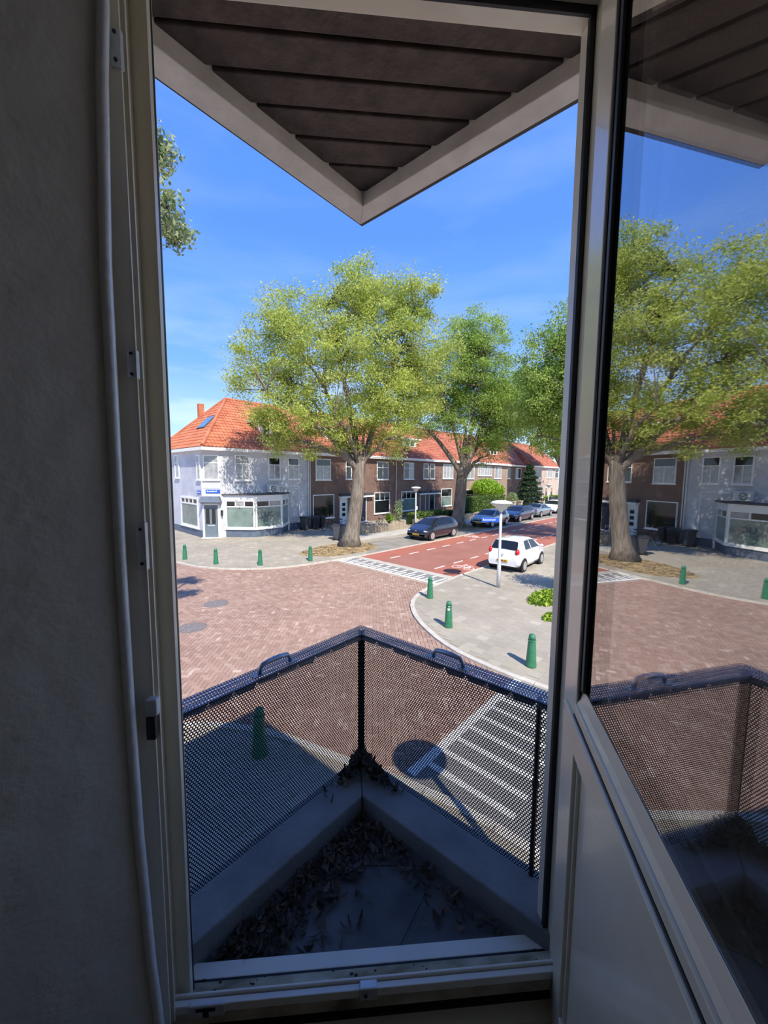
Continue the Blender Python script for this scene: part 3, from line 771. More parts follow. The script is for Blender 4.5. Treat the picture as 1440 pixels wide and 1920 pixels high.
mb = MB(); mb.prism([(3.9, -.2), (7.95, -.2), (7.95, 3.42), (3.9, 3.42)], -.06, .0); mb.build('ramp_surface', M['asphalt'], r)
mb = MB(); mb.prism([(4.15, 3.26), (7.9, 3.26), (7.9, 3.42), (4.15, 3.42)], -.01, .006); mb.build('white_line', M['roadwhite'], r)
for i in range(9):
    x = 4.45 + i * .40
    mb = MB(); mb.prism([(x, 3.26), (x + .11, 3.26), (x + .13, 1.9), (x + .02, 1.9)], -.01, .005); mb.build('white_tooth', M['roadwhite'], r)

# the red street
mb = MB(); mb.prism([(14.1, 10.55), (90, 10.55), (90, 13.65), (14.1, 13.65)], -.06, .002)
rd = tag(mb.build('road', M['redroad']), 'red asphalt street with dashed white cycle lane lines', None, None, 'structure')
for y0, y1 in ((9.0, 10.55), (13.65, 15.1)):
    mb = MB(); mb.prism([(14.1, y0), (90, y0), (90, y1), (14.1, y1)], -.06, .002); mb.build('cycle_lane', M['redlane'], rd)
for yl in (10.58, 13.66):
    for i in range(26):
        x = 14.75 + i * 1.62 + (.2 if yl > 12 else 0)
        mb = MB(); mb.prism([(x, yl - .05), (x + .82, yl - .05), (x + .82, yl + .05), (x, yl + .05)], -.01, .006); mb.build('lane_dash', M['roadwhite'], rd)
def bikemark(x, y, s):
    """painted bicycle symbol lying on the lane"""
    mb = MB()
    def bar(a, b, w=.045):
        a = Vector((x + a[0] * s, y + a[1], 0)); b = Vector((x + b[0] * s, y + b[1], 0)); t = (b - a).normalized() * w / 2; n = Vector((-t.y, t.x, 0))
        mb.prism([(q.x, q.y) for q in (a - n, b - n, b + n, a + n)], .0, .007)
    for cy in (-.33, .33):
        pts = [(.22 * cos(k * pi / 6), cy + .22 * sin(k * pi / 6)) for k in range(13)]
        for k in range(12): bar(pts[k], pts[k + 1])
    for a, b in (((0, -.33), (.35, -.15)), ((.35, -.15), (.35, .2)), ((.35, .2), (0, .33)), ((.35, .2), (0, -.05)), ((0, -.05), (.35, -.15)), ((0, -.05), (0, -.33)), ((.35, .2), (.5, .2)), ((.5, .1), (.5, .28)), ((.42, -.22), (.42, -.05))): bar(a, b)
    mb.build('bicycle_marking', M['roadwhite'], rd)
bikemark(15.9, 9.75, 1.3); bikemark(24.6, 14.4, 1.3)

# manhole covers in the brick paving
for (x, y, lab) in ((5.35, 12.92, 'round manhole cover in the brick paving, the farther of two'), (3.99, 11.34, 'round manhole cover in the brick paving, the nearer of two')):
    r = atthing('manhole_cover', lab, 'manhole cover', (x, y, .0))
    mb = MB(); mb.lathe([(.40, -.03), (.40, .006), (.36, .010), (.36, .004)], 24, Matrix.Translation((x, y, 0))); mb.build('ring', M['manhole'], r)
    mb = MB(); mb.lathe([(.345, -.02), (.345, .010), (.10, .012)], 24, Matrix.Translation((x, y, 0))); mb.lathe([(.09, 0), (.08, .018)], 12, Matrix.Translation((x, y, 0))); mb.build('lid', M['galv'] if False else M['manhole'], r)

# ------------------------------------------------------------------ bollards
def bollard(x, y, label, sticker=False):
    r = thing('bollard', label, 'bollard', (x, y, .04), rnd.uniform(0, 6), 'green cast bollards')
    mb = MB(); mb.lathe([(.125, -.04), (.120, .05), (.112, .12), (.098, .40), (.084, .60), (.082, .615)], 14); mb.build('post', M['green'], r, None, True)
    mb = MB(); mb.lathe([(.090, .612), (.094, .622), (.094, .634), (.082, .645)], 14); mb.build('collar', M['green'], r)
    mb = MB(); mb.lathe([(.076, .645), (.078, .70), (.070, .74), (.045, .765), (.012, .775)], 14); mb.build('cap', M['green'], r, None, True)
    if sticker:
        mb = MB()
        T = Matrix.Rotation(atan2(-y, -x) - r.rotation_euler.z, 4, 'Z')
        mb.box(.082, .094, -.035, .03, .52, .58, T); mb.build('sticker', M['bollsticker'], r)
        mb = MB(); mb.box(.080, .097, -.02, .025, .62, .645, T); mb.build('sticker', M['bollsticker'], r)
    return r
bollard(7.10, 20.78, 'green bollard farthest left, before the shop window of the grey house')
bollard(7.77, 18.62, 'green bollard before the grey door of the corner house')
bollard(9.18, 16.91, 'green bollard before the bay window of the grey house')
bollard(11.45, 15.98, 'green bollard beside the tree pit and the white ramp teeth')
bollard(10.93, 8.03, 'green bollard at the corner nearest to the right end of the white ramp teeth')
bollard(9.15, 6.04, 'green bollard with pale stickers, between two plain ones on the right pavement', True)
bollard(8.54, 3.36, 'green bollard closest to the balcony on the right pavement')
bollard(2.78, 5.27, 'shaded bollard seen through the left railing panel')

# ------------------------------------------------------------------ street lamps
def lamp(x, y, label, sign=False, box=False, h=3.45):
    r = thing('street_lamp', label, 'street lamp', (x, y, .04), 0, 'street lamps with bowl heads')
    mb = MB(); mb.lathe([(.075, -.04), (.075, .9), (.055, .95), (.05, h - .42)], 12); mb.build('pole', M['galv'], r, None, True)
    mb = MB(); mb.lathe([(.055, h - .46), (.08, h - .42), (.14, h - .36), (.20, h - .28), (.40, h - .14), (.405, h - .12)], 20); mb.build('bowl', M['lampbowl'], r, None, True)
    mb = MB(); mb.lathe([(.42, h - .12), (.425, h - .10), (.34, h - .045), (.18, h - .01), (.02, h)], 20); mb.build('cap', M['lampcap'], r, None, True)
    if box:
        mb = MB(); mb.box(.03, .20, -.06, .06, 1.45, 1.75); mb.build('notice_box', M['acbox'], r, None, False, .01)
    if sign:
        d = Vector((-.70, .70, 0)).normalized(); rz = atan2(d.y, d.x)
        T = Matrix.Rotation(rz, 4, 'Z')
        mb = MB(); mb.box(.05, .75, -.012, .012, 2.60, 2.77, T); s = mb.build('name_sign', M['blue'], r, None, False, .004); s['label'] = 'blue street name sign with white letters'
        mb = MB(); mb.box(.03, .06, -.02, .02, 2.58, 2.80, T); mb.build('sign_bracket', M['galv'], r)
        # readable only as a tall initial, low letters and an ending in -straat
        mb = MB(); xx = .70
        xs = [(.022, .085), (.02, .05), (.024, .05), (.02, .05), (.024, .05), (.02, .05), (.018, .05), (.014, .07), (.016, .05), (.022, .05), (.022, .05), (.014, .07)]
        for wd, hh in xs:
            mb.box(xx - wd, xx, .012, .0145, 2.655, 2.655 + hh, T); mb.box(xx - wd, xx, -.0145, -.012, 2.655, 2.655 + hh, T); xx -= wd + .022
        mb.build('lettering', M['lettering'], s, (0, 0, 0))
    return r
lamp(13.91, 6.90, 'street lamp with pale bowl head and blue name sign on the right pavement', sign=True)
lamp(25.87, 20.70, 'street lamp by the garden wall behind the black car', box=True)
lamp(3.42, .59, 'street lamp below the building whose round shadow falls on the brick paving')
lamp(50.5, 18.6, 'far street lamp behind the parked cars')

# ------------------------------------------------------------------ houses
FY = 26.3
def bars(mb, rects, y0, y1, T=None):
    for x0, x1, z0, z1 in rects: mb.box(x0, x1, y0, y1, z0, z1, T)

def window(par, x0, x1, z0, z1, kind, pane='pane', T=None, y=FY, fw=.07, n=3, tz=.66, sill=True, name='window'):
    """frame is the part, its panes are sub-parts; T maps (x, depth, z) on other wall directions"""
    R = [(x0, x1, z0, z0 + fw), (x0, x1, z1 - fw, z1), (x0, x0 + fw, z0 + fw, z1 - fw), (x1 - fw, x1, z0 + fw, z1 - fw)]
    ix0, ix1, iz0, iz1 = x0 + fw, x1 - fw, z0 + fw, z1 - fw
    P = []; b = fw * .75; xm = (x0 + x1) / 2; zt = z0 + (z1 - z0) * tz
    if kind == 'one': P = [(ix0, ix1, iz0, iz1)]
    elif kind == 'tee':      # one light over two
        R += [(ix0, ix1, zt - b / 2, zt + b / 2), (xm - b / 2, xm + b / 2, iz0, zt - b / 2)]
        P = [(ix0, ix1, zt + b / 2, iz1), (ix0, xm - b / 2, iz0, zt - b / 2), (xm + b / 2, ix1, iz0, zt - b / 2)]
    elif kind == 'cross':
        R += [(ix0, ix1, zt - b / 2, zt + b / 2), (xm - b / 2, xm + b / 2, iz0, zt - b / 2), (xm - b / 2, xm + b / 2, zt + b / 2, iz1)]
        P = [(ix0, xm - b / 2, iz0, zt - b / 2), (xm + b / 2, ix1, iz0, zt - b / 2), (ix0, xm - b / 2, zt + b / 2, iz1), (xm + b / 2, ix1, zt + b / 2, iz1)]
    elif kind == 'two':      # one light over one
        R += [(ix0, ix1, zt - b / 2, zt + b / 2)]
        P = [(ix0, ix1, iz0, zt - b / 2), (ix0, ix1, zt + b / 2, iz1)]
    elif kind == 'shop':     # n small lights over one large
        R += [(ix0, ix1, zt - b / 2, zt + b / 2)]; P = [(ix0, ix1, iz0, zt - b / 2)]
        w = (ix1 - ix0) / n
        for i in range(n):
            a0, a1 = ix0 + w * i, ix0 + w * (i + 1)
            if i: R.append((a0 - b / 2, a0 + b / 2, zt + b / 2, iz1))
            P.append((a0 + (b / 2 if i else 0), a1 - (b / 2 if i < n - 1 else 0), zt + b / 2, iz1))
    elif kind == 'row':
        w = (ix1 - ix0) / n
        for i in range(n):
            a0, a1 = ix0 + w * i, ix0 + w * (i + 1)
            if i: R.append((a0 - b / 2, a0 + b / 2, iz0, iz1))
            P.append((a0 + b / 2, a1 - b / 2, iz0, iz1))
    mb = MB(); bars(mb, R, y - .06, y + .02, T)
    if sill: mb.box(x0 - .06, x1 + .06, y - .11, y + .02, z0 - .07, z0 + .005, T)
    f = mb.build(name, M['white'], par)
    for i, p in enumerate(P):
        mt = pane[i % len(pane)] if isinstance(pane, (list, tuple)) else pane
        mb = MB(); bars(mb, [p], y - .025, y - .003, T); mb.build('pane', M[mt], f, (0, 0, 0))
    return f

def tilefield(name, mat, parent, O, e, s, rows, rowh, ext, tw=.24):
    """pantiles: O eave corner, e along the eave, s up the slope; ext(row) -> (min, max) along e"""
    O, e, s = Vector(O), Vector(e).normalized(), Vector(s).normalized(); n = e.cross(s).normalized()
    if n.z < 0: n = -n
    V = []; Q = []
    for r_ in range(rows):
        a0, a1 = ext((r_ + .5) / rows)
        if a1 - a0 < .1: continue
        k0, k1 = int(a0 / tw), max(int(a0 / tw) + 1, int(math.ceil(a1 / tw)))
        xs = []
        for k in range(k0, k1):
            for q in (0, .28, .5, .72): xs.append(((k + q) * tw, (.0, .040, .052, .036)[(0, .28, .5, .72).index(q)]))
        xs = [(max(a0, min(a1, x)), h) for x, h in xs] + [(a1, 0)]
        b0 = len(V); m = len(xs)
        for (lift, up) in ((.0, r_ * rowh - .012), (.045, r_ * rowh - .01), (.004, (r_ + 1) * rowh + .01)):
            for x, h in xs: V.append(O + e * x + s * up + n * (h * (1 if lift else .2) + lift))
        for L_ in range(2):
            for i in range(m - 1):
                Q.append((b0 + L_ * m + i, b0 + L_ * m + i + 1, b0 + (L_ + 1) * m + i + 1, b0 + (L_ + 1) * m + i))
    me = npmesh(name, [tuple(v) for v in V], Q)
    o = obj(name, me, mat, parent, (0, 0, 0)); o['kind'] = 'stuff'; return o

EZ = 6.22; RZ = 10.35; RY = 30.8
SL = Vector((0, RY - (FY - .3), RZ - EZ)); SLl = SL.length
def roofz(y): return EZ + (y - (FY - .3)) * (RZ - EZ) / (RY - FY + .3)

def dormer(par, xc, w, y=27.55):
    z0 = roofz(y)
    r0 = MB()
    r0.hexa([(xc - w * .28, y, z0 - .05), (xc + w * .28, y, z0 - .05), (xc + w * .28, y + 1.6, z0 + .7), (xc - w * .28, y + 1.6, z0 + .7)],
            [(xc - w * .40, y, z0 + .85), (xc + w * .40, y, z0 + .85), (xc + w * .40, y + 1.6, z0 + .85), (xc - w * .40, y + 1.6, z0 + .85)])
    d = r0.build('dormer', M['white'], par)
    mb = MB(); mb.box(xc - w / 2, xc + w / 2, y - .22, y + 1.7, z0 + .85, z0 + 1.0); mb.build('dormer_roof', M['white'], d, (0, 0, 0))
    for q in (-1, 1):
        mb = MB(); x = xc + q * w * .12; mb.box(x - w * .085, x + w * .085, y - .03, y + .02, z0 + .18, z0 + .72); mb.build('dormer_pane', M['pane'], d, (0, 0, 0))

def gutter(par, x0, x1, y=FY):
    mb = MB(); mb.box(x0, x1, y - .42, y + .05, EZ - .20, EZ - .02); mb.box(x0, x1, y - .46, y - .40, EZ - .06, EZ + .03); mb.build('gutter', M['white'], par)

def terrace(x0, x1, label, wall='brown', wins=(), doors=(), dorm=None, roofm='roofred', pipe=None, y=FY, lint=()):
    h = atthing('terraced_house', label, 'house', ((x0 + x1) / 2, y, 0), 'terraced houses along the red street')
    mb = MB(); mb.box(x0, x1, y, RY + 4.5, 0, EZ); mb.build('wall', M[wall], h)
    rf = MB(); rf.hexa([(x0, y - .3, EZ - .02), (x1, y - .3, EZ - .02), (x1, RY + 4.8, EZ - .02), (x0, RY + 4.8, EZ - .02)], [(x0, RY - .05, RZ), (x1, RY - .05, RZ), (x1, RY + .05, RZ), (x0, RY + .05, RZ)])
    rf = rf.build('roof', M[roofm], h)
    n = int(SLl / .33)
    tilefield('roof_tiles', M[roofm], rf, (x0, y - .3, EZ), (1, 0, 0), SL, n, SLl / n, lambda t: (0, x1 - x0))
    mb = MB(); mb.tube([(x0, RY, RZ + .03), (x1, RY, RZ + .03)], .11, 8); mb.build('ridge', M[roofm], h)
    gutter(h, x0, x1, y)
    for w in wins: window(h, *w[:5], **(w[5] if len(w) > 5 else {}), y=y)
    for (a, b, z1, mat, lights) in doors:
        mb = MB(); mb.box(a - .07, a, y - .06, y + .02, .1, z1); mb.box(b, b + .07, y - .06, y + .02, .1, z1); mb.box(a - .07, b + .07, y - .06, y + .02, z1, z1 + .08)
        mb.box(a - .1, b + .1, y - .45, y + .02, 0, .12)
        f = mb.build('door_frame', M['white'], h)
        mb = MB(); mb.box(a, b, y - .03, y + .01, .1, z1); d = mb.build('front_door', M[mat], h)
        for q in range(lights):
            zz = .75 + q * (z1 - .95) / max(1, lights); mb = MB(); mb.box(a + (b - a) * .30, b - (b - a) * .22, y - .04, y - .028, zz, zz + (z1 - .95) / lights * .62); mb.build('door_light', M['pane'], d, (0, 0, 0))
        mb = MB(); mb.ball((b - .08, y - .05, 1.1), .03, 8, 5); mb.build('door_knob', M['steel'], d, (0, 0, 0))
    for (a, b, z) in lint:
        mb = MB(); mb.box(a, b, y - .38, y + .02, z, z + .14); mb.build('porch_canopy', M['white'], h)
        mb = MB(); mb.box(a + .06, b - .06, y - .30, y + .02, z + .14, z + .38); mb.build('canopy_flashing', M['flatroof'], h)
    if dorm: dormer(h, *dorm)
    if pipe:
        mb = MB(); mb.tube([(pipe, y - .07, 0), (pipe, y - .07, EZ - .4), (pipe, y - .25, EZ - .15)], .045, 8); mb.build('downpipe', M['galv'], h)
    return h

terrace(18.8, 24.0, 'brown brick terraced house with a white door, next to the grey corner house',
        wins=[(19.45, 21.05, 4.0, 5.78, 'tee', dict(pane=['pane', 'panepale', 'panepale'])), (22.75, 23.45, 4.05, 5.75, 'two'), (19.15, 21.4, .72, 2.76, 'one')],
        doors=[(22.1, 22.85, 2.32, 'white', 3)], dorm=(22.3, 2.6), pipe=18.85, lint=[(21.95, 23.6, 2.40)])
terrace(24.0, 29.6, 'brown brick terraced house half hidden by the front tree, with navy door',
        wins=[(24.1, 24.9, 4.05, 5.75, 'two'), (26.75, 28.35, 4.02, 5.78, 'cross'), (26.4, 28.6, .69, 2.77, 'shop', dict(n=3, tz=.62))],
        doors=[(24.45, 25.25, 2.32, 'doornavy', 0)], pipe=29.5, lint=[(24.3, 26.05, 2.40)])
terrace(29.6, 35.2, 'brown brick terraced house with a white dormer, between lamp and downpipe',
        wins=[(30.75, 32.4, 4.05, 5.8, 'cross', dict(pane=['pane', 'panepale'])), (34.1, 34.98, 4.08, 5.8, 'two'), (30.4, 32.75, .70, 2.78, 'shop', dict(n=3, tz=.62, pane=['panegreen', 'pane', 'pane', 'pane']))],
        doors=[(33.6, 34.5, 2.30, 'brown', 0)], dorm=(33.2, 3.6), lint=[(33.3, 35.19, 2.36)])
terrace(35.2, 41.4, 'brown brick terraced house with navy door, partly behind the second tree trunk',
        wins=[(35.3, 36.2, 4.08, 5.8, 'two'), (37.85, 40.0, 4.1, 5.84, 'row', dict(n=3, pane='panepale')), (37.6, 39.8, .83, 2.92, 'two', dict(tz=.55, pane=['panegreen', 'pane']))],
        doors=[(35.3, 36.2, 2.30, 'doornavy', 1)], dorm=None, lint=[(35.21, 37.25, 2.36)])
terrace(41.4, 47.6, 'light brown terraced house behind the hedge',
        'brown2', wins=[(43.0, 44.95, 4.08, 5.75, 'row', dict(n=2, pane='panepale')), (45.95, 47.5, 4.5, 5.8, 'row', dict(n=3, pane='panepale')), (43, 45, .8, 2.7, 'two')], doors=[(45.9, 46.8, 2.3, 'white', 1)])
terrace(47.6, 54.6, 'light brown terraced house behind the round bright bush',
        'brown2', wins=[(47.7, 49.7, 4.5, 5.8, 'row', dict(n=3, pane='panepale')), (50.6, 52.6, 4.1, 5.8, 'row', dict(n=2, pane='panepale')), (50, 52, .8, 2.7, 'two')], doors=[(48.2, 49.1, 2.3, 'white', 1)], dorm=(52.5, 3.6))
terrace(54.6, 63.5, 'set back terraced house behind the dark conifer', 'brown', wins=[(56, 58, 4.1, 5.8, 'row', dict(n=2)), (60, 62, 4.1, 5.8, 'row', dict(n=2))], doors=[], y=FY + 1.2)
terrace(63.5, 76.0, 'pale pink brick house at the far end of the street', 'pink',
        wins=[(65.5, 67.3, 4.2, 5.8, 'two'), (70.2, 72.6, 4.2, 5.8, 'row', dict(n=2, pane='panepale')), (66, 68.4, .8, 2.7, 'two'), (74, 75.6, 4.2, 5.8, 'two')], doors=[(69.5, 70.6, 2.5, 'brown2', 1), (72.0, 73.2, 2.5, 'brown2', 1)])

# ---- grey corner house
ch = atthing('corner_house', 'pale grey painted corner house with orange hipped roof and white bay shop front', 'house', (11.5, 27, 0))
foot = [(10.5, 35.6), (10.5, 27.1), (11.45, 26.3), (18.8, 26.3), (18.8, 35.6)]
mb = MB(); mb.prism(foot, 0, EZ); mb.build('wall', M['greywall'], ch)
mb = MB(); o_ = .04
mb.box(10.5 - o_, 10.5, 27.12, 35.6, 0, .52); mb.box(16.9, 18.8, 26.3 - o_, 26.3, 0, .58); mb.build('plinth', M['plinth'], ch)
A = Vector((10.5, 27.1, 0)); B = Vector((11.45, 26.3, 0)); dd = (B - A).normalized()
TC = Matrix(((dd.x, -dd.y, 0, A.x), (dd.y, dd.x, 0, A.y), (0, 0, 1, 0), (0, 0, 0, 1)))   # x along the splayed corner, y inwards
cl = (B - A).length
window(ch, .17, cl - .05, 4.02, 5.72, 'two', 'panepale', TC, 0, tz=.68)
mb = MB(); mb.box(.12, cl, -.02, .02, 3.45, 3.98, TC); mb.build('apron_panel', M['greywall'], ch)
# door with canopy in the splayed corner
mb = MB(); mb.box(.04, .15, -.08, .03, 0, 2.45, TC); mb.box(cl - .20, cl - .06, -.08, .03, 0, 2.45, TC); mb.box(.04, cl - .06, -.08, .03, 2.30, 2.45, TC); mb.box(-.02, cl, -.28, .03, 0, .07, TC)
mb.build('door_frame', M['white'], ch)
mb = MB(); mb.box(.15, cl - .20, -.05, .0, .07, 2.30, TC); d = mb.build('front_door', M['doorgrey'], ch)
for q in (0, 1):
    mb = MB(); a0 = .24 + q * .40; mb.box(a0, a0 + .24, -.06, -.045, 1.0, 2.05, TC); mb.build('door_light', M['pane'], d, (0, 0, 0))
mb = MB(); mb.box(.35, .80, -.065, -.045, .86, .91, TC); mb.build('letter_slot', M['steel'], d, (0, 0, 0))
mb = MB(); mb.hexa([TC @ Vector(p) for p in ((-.12, -.45, 2.5), (cl + .08, -.45, 2.5), (cl + .08, .02, 2.5), (-.12, .02, 2.5))], [TC @ Vector(p) for p in ((.0, -.30, 2.84), (cl - .05, -.30, 2.84), (cl - .05, .02, 2.90), (.0, .02, 2.90))])
cn = mb.build('door_canopy', M['plinth'], ch)
mb = MB(); mb.box(.02, cl - .06, -.42, .0, 2.44, 2.5, TC); mb.build('canopy_soffit', M['flatroof'], cn, (0, 0, 0))
# left street face
TL = Matrix(((0, 1, 0, 10.5), (-1, 0, 0, 0), (0, 0, 1, 0), (0, 0, 0, 1)))                 # x = -Y, y inwards (+X)
window(ch, -31.0, -27.75, .62, 2.78, 'shop', ['panegreen', 'pane', 'pane', 'pane', 'pane'], TL, 0, fw=.14, n=4, tz=.78)
window(ch, -31.95, -31.1, 4.12, 5.82, 'two', 'panepale', TL, 0)
window(ch, -27.75, -27.15, 4.02, 5.72, 'two', 'panepale', TL, 0, tz=.68)
# street face
window(ch, 12.5, 13.6, 3.98, 5.78, 'tee', 'panepale'); window(ch, 15.1, 16.12, 4.05, 5.72, 'tee', ['pane', 'panepale', 'panepale']); window(ch, 16.8, 17.82, 4.05, 5.74, 'tee', ['pane', 'panepale', 'panepale'])
# bay shop front
bay = [(11.75, 26.3), (13.15, 24.75), (15.25, 24.75), (16.75, 26.3)]
def inset(P, d):
    c = Vector((14.25, 26.3)); return [(p[0] + (p[0] - c.x) * d, p[1] + (p[1] - 26.3) * d) for p in P]
mb = MB(); mb.prism(bay, 0, .56); mb.build('bay_plinth', M['plinth'], ch)
mb = MB(); mb.prism(inset(bay, .05), .56, .66); mb.build('bay_sill', M['white'], ch)
mb = MB(); mb.prism(inset(bay, -.03), .66, 2.62); mb.build('bay_body', M['panegreen'], ch)
mb = MB(); mb.prism(inset(bay, .03), 2.62, 2.98); mb.build('bay_fascia', M['white'], ch)
mb = MB(); mb.prism(inset(bay, .10), 2.98, 3.05); mb.build('bay_roof', M['flatroof'], ch)
bw = []
for (p, q, n) in ((bay[0], bay[1], 3), (bay[1], bay[2], 2), (bay[2], bay[3], 2)):
    a, b = Vector((*p, 0)), Vector((*q, 0)); t = (b - a).normalized()
    T = Matrix(((t.x, -t.y, 0, a.x), (t.y, t.x, 0, a.y), (0, 0, 1, 0), (0, 0, 0, 1)))
    bw.append((window(ch, .02, (b - a).length - .02, .66, 2.64, 'shop', ['panegreen', 'pane', 'panepale', 'pane'], T, 0, fw=.10, n=n, tz=.76, sill=False), T, (b - a).length))
f_, T, l_ = bw[1]
cu = bpy.data.curves.new('window_logo', 'FONT'); cu.body = 'UC'; cu.size = .52; cu.extrude = .003; cu.align_x = 'CENTER'
_t = bpy.data.objects.new('window_logo_text', cu); COL.objects.link(_t)
_me = bpy.data.meshes.new_from_object(_t.evaluated_get(bpy.context.evaluated_depsgraph_get())); bpy.data.objects.remove(_t); bpy.data.curves.remove(cu)
lo = bpy.data.objects.new('window_logo', _me); COL.objects.link(lo); lo.parent = f_; _me.materials.clear(); _me.materials.append(M['logoink'])
lo.matrix_local = T @ Matrix.Translation((l_ / 2, -.032, 1.42)) @ Matrix.Rotation(pi / 2, 4, 'X')
# street name signs, wall lamp
mb = MB(); mb.box(.28, cl - .02, -.04, -.01, 3.12, 3.36, TC); s1 = mb.build('name_sign', M['blue'], ch); s1['label'] = 'blue street name sign over the door'
mb = MB(); xx = .36
for k in range(9): wd = (.05, .04, .05)[k % 3]; mb.box(xx, xx + wd, -.044, -.040, 3.20, 3.20 + (.10 if k in (0, 5, 8) else .06), TC); xx += wd + .028
mb.build('lettering', M['lettering'], s1, (0, 0, 0))
mb = MB(); mb.box(-27.85, -27.22, -.04, -.01, 3.05, 3.29, TL); s1 = mb.build('name_sign', M['blue'], ch); s1['label'] = 'blue street name sign left of the corner'
mb = MB(); xx = -27.78
for k in range(8): wd = (.045, .035, .045)[k % 3]; mb.box(xx, xx + wd, -.044, -.040, 3.13, 3.13 + (.09 if k in (0, 4) else .055), TL); xx += wd + .024
mb.build('lettering', M['lettering'], s1, (0, 0, 0))
mb = MB(); mb.box(cl + .02, cl + .14, -.20, -.02, 1.75, 1.95, TC); mb.box(cl + .05, cl + .12, -.16, -.02, 1.55, 1.72, TC); o = mb.build('wall_lamp', M['blackmetal'], ch)
# gutter, roof
ov = [(10.15, 36.0), (10.15, 26.0), (18.8, 26.0), (18.8, 36.0)]
mb = MB(); mb.prism(ov, EZ - .22, EZ - .01); mb.build('gutter', M['white'], ch)
HX = 14.05
mb = MB(); mb.add([(10.2, 26.0, EZ), (18.8, 26.0, EZ), (18.8, 35.6, EZ), (10.2, 35.6, EZ), (HX, RY, RZ), (18.8, RY, RZ)], [(0, 1, 5, 4), (2, 3, 4, 5), (3, 0, 4), (1, 2, 5), (3, 2, 1, 0)])
rf = mb.build('roof', M['roof'], ch)
n = int(SLl / .34)
tilefield('roof_tiles', M['roof'], rf, (10.2, 26.0, EZ), (1, 0, 0), SL, n, SLl / n, lambda t: (t * (HX - 10.2), 8.6), .26)
sl2 = Vector((HX - 10.2, 0, RZ - EZ)); n2 = int(sl2.length / .34)
tilefield('roof_tiles', M['roof'], rf, (10.2, 35.6, EZ), (0, -1, 0), sl2, n2, sl2.length / n2, lambda t: (t * 4.8, 9.6 - t * 4.8), .26)
mb = MB(); mb.tube([(10.2, 26.0, EZ + .06), (HX, RY, RZ + .06)], .13, 8); mb.build('hip_tiles', M['roof'], ch)
mb = MB(); mb.tube([(10.2, 35.6, EZ + .06), (HX, RY, RZ + .06)], .13, 8); mb.build('hip_tiles', M['roof'], ch)
mb = MB(); mb.tube([(HX, RY, RZ + .05), (18.8, RY, RZ + .05)], .12, 8); mb.build('ridge', M['roof'], ch)
dormer(ch, 16.1, 3.0)
mb = MB(); sn = sl2.normalized(); nn = Vector((-sn.z, 0, sn.x))
def onleft(y, t, off): 
    p = Vector((10.2, y, EZ)) + sl2 * t + nn * off; return p
q = [onleft(28.9, .36, .12), onleft(30.3, .36, .12), onleft(30.3, .60, .12), onleft(28.9, .60, .12)]
mb.hexa([p - nn * .12 for p in q], q); sk = mb.build('skylight', M['flatroof'], ch)
mb = MB(); q2 = [onleft(29.0, .375, .125), onleft(30.2, .375, .125), onleft(30.2, .585, .125), onleft(29.0, .585, .125)]
mb.hexa([p - nn * .03 for p in q2], [p + nn * .01 for p in q2]); mb.build('skylight_pane', M['skylight'], sk, (0, 0, 0))
mb = MB(); mb.box(12.6, 13.0, 32.4, 32.8, 8.4, 10.05); mb.build('chimney', M['roof'], ch)
mb = MB(); mb.tube([(18.68, 26.22, 0), (18.68, 26.22, 5.7), (18.6, 26.05, 6.0)], .05, 8); mb.build('downpipe', M['galv'], ch)
mb = MB(); mb.tube([(15.8, 26.2, 3.52), (17.75, 26.2, 3.52), (17.75, 26.2, .6)], .035, 6); mb.build('refrigerant_pipe', M['white'], ch)
# air conditioner on the bay roof
ac = atthing('air_conditioner', 'white outdoor air conditioner unit on the flat roof of the bay', 'air conditioner', (15.3, 25.9, 3.05))
mb = MB(); mb.box(14.85, 15.72, 25.75, 26.08, 3.10, 3.66); mb.build('casing', M['acbox'], ac, None, False, .02)
mb = MB(); mb.lathe([(.22, 0), (.22, .01), (.20, .015)], 18, Matrix.Translation((15.2, 25.75, 3.38)) @ Matrix.Rotation(pi / 2, 4, 'X')); fg = mb.build('fan_grille', M['blackmetal'], ac)
mb = MB()
for k in range(5): mb.box(-.2, .2, -.02, .02, 0, .02, Matrix.Translation((15.2, 25.735, 3.38)) @ Matrix.Rotation(k * pi / 5, 4, 'Y') @ Matrix.Rotation(pi / 2, 4, 'X'))
mb.build('fan_blade', M['acbox'], fg, (0, 0, 0))
mb = MB(); mb.box(14.95, 15.05, 25.72, 26.1, 3.05, 3.10); mb.box(15.5, 15.6, 25.72, 26.1, 3.05, 3.10); mb.build('foot', M['blackmetal'], ac)

# ------------------------------------------------------------------ plants
def leafquads(P, size, rs, asp=.45, droop=.3):
    """one folded leaf quad per point"""
    n = len(P); d = rs.normal(size=(n, 3)); d[:, 2] -= droop; d /= np.linalg.norm(d, axis=1)[:, None]
    e = rs.normal(size=(n, 3)); e -= (e * d).sum(1)[:, None] * d; e /= np.linalg.norm(e, axis=1)[:, None]
    s = size * rs.uniform(.65, 1.3, n); l = d * (s / 2)[:, None]; w = e * (s * asp / 2)[:, None]
    V = np.stack([P - l, P + w - l * .15, P + l, P - w - l * .15], 1).reshape(-1, 3)
    return V, np.arange(4 * n).reshape(-1, 4)

def cloud(name, mat, parent, P, size, rs, A=None, asp=.45, droop=.3):
    V, Q = leafquads(P, size, rs, asp, droop); me = npmesh(name, V, Q)
    faceattr(me, A if A is not None else rs.uniform(0, .999, len(P)))
    o = obj(name, me, mat, parent); o['kind'] = 'stuff'; return o

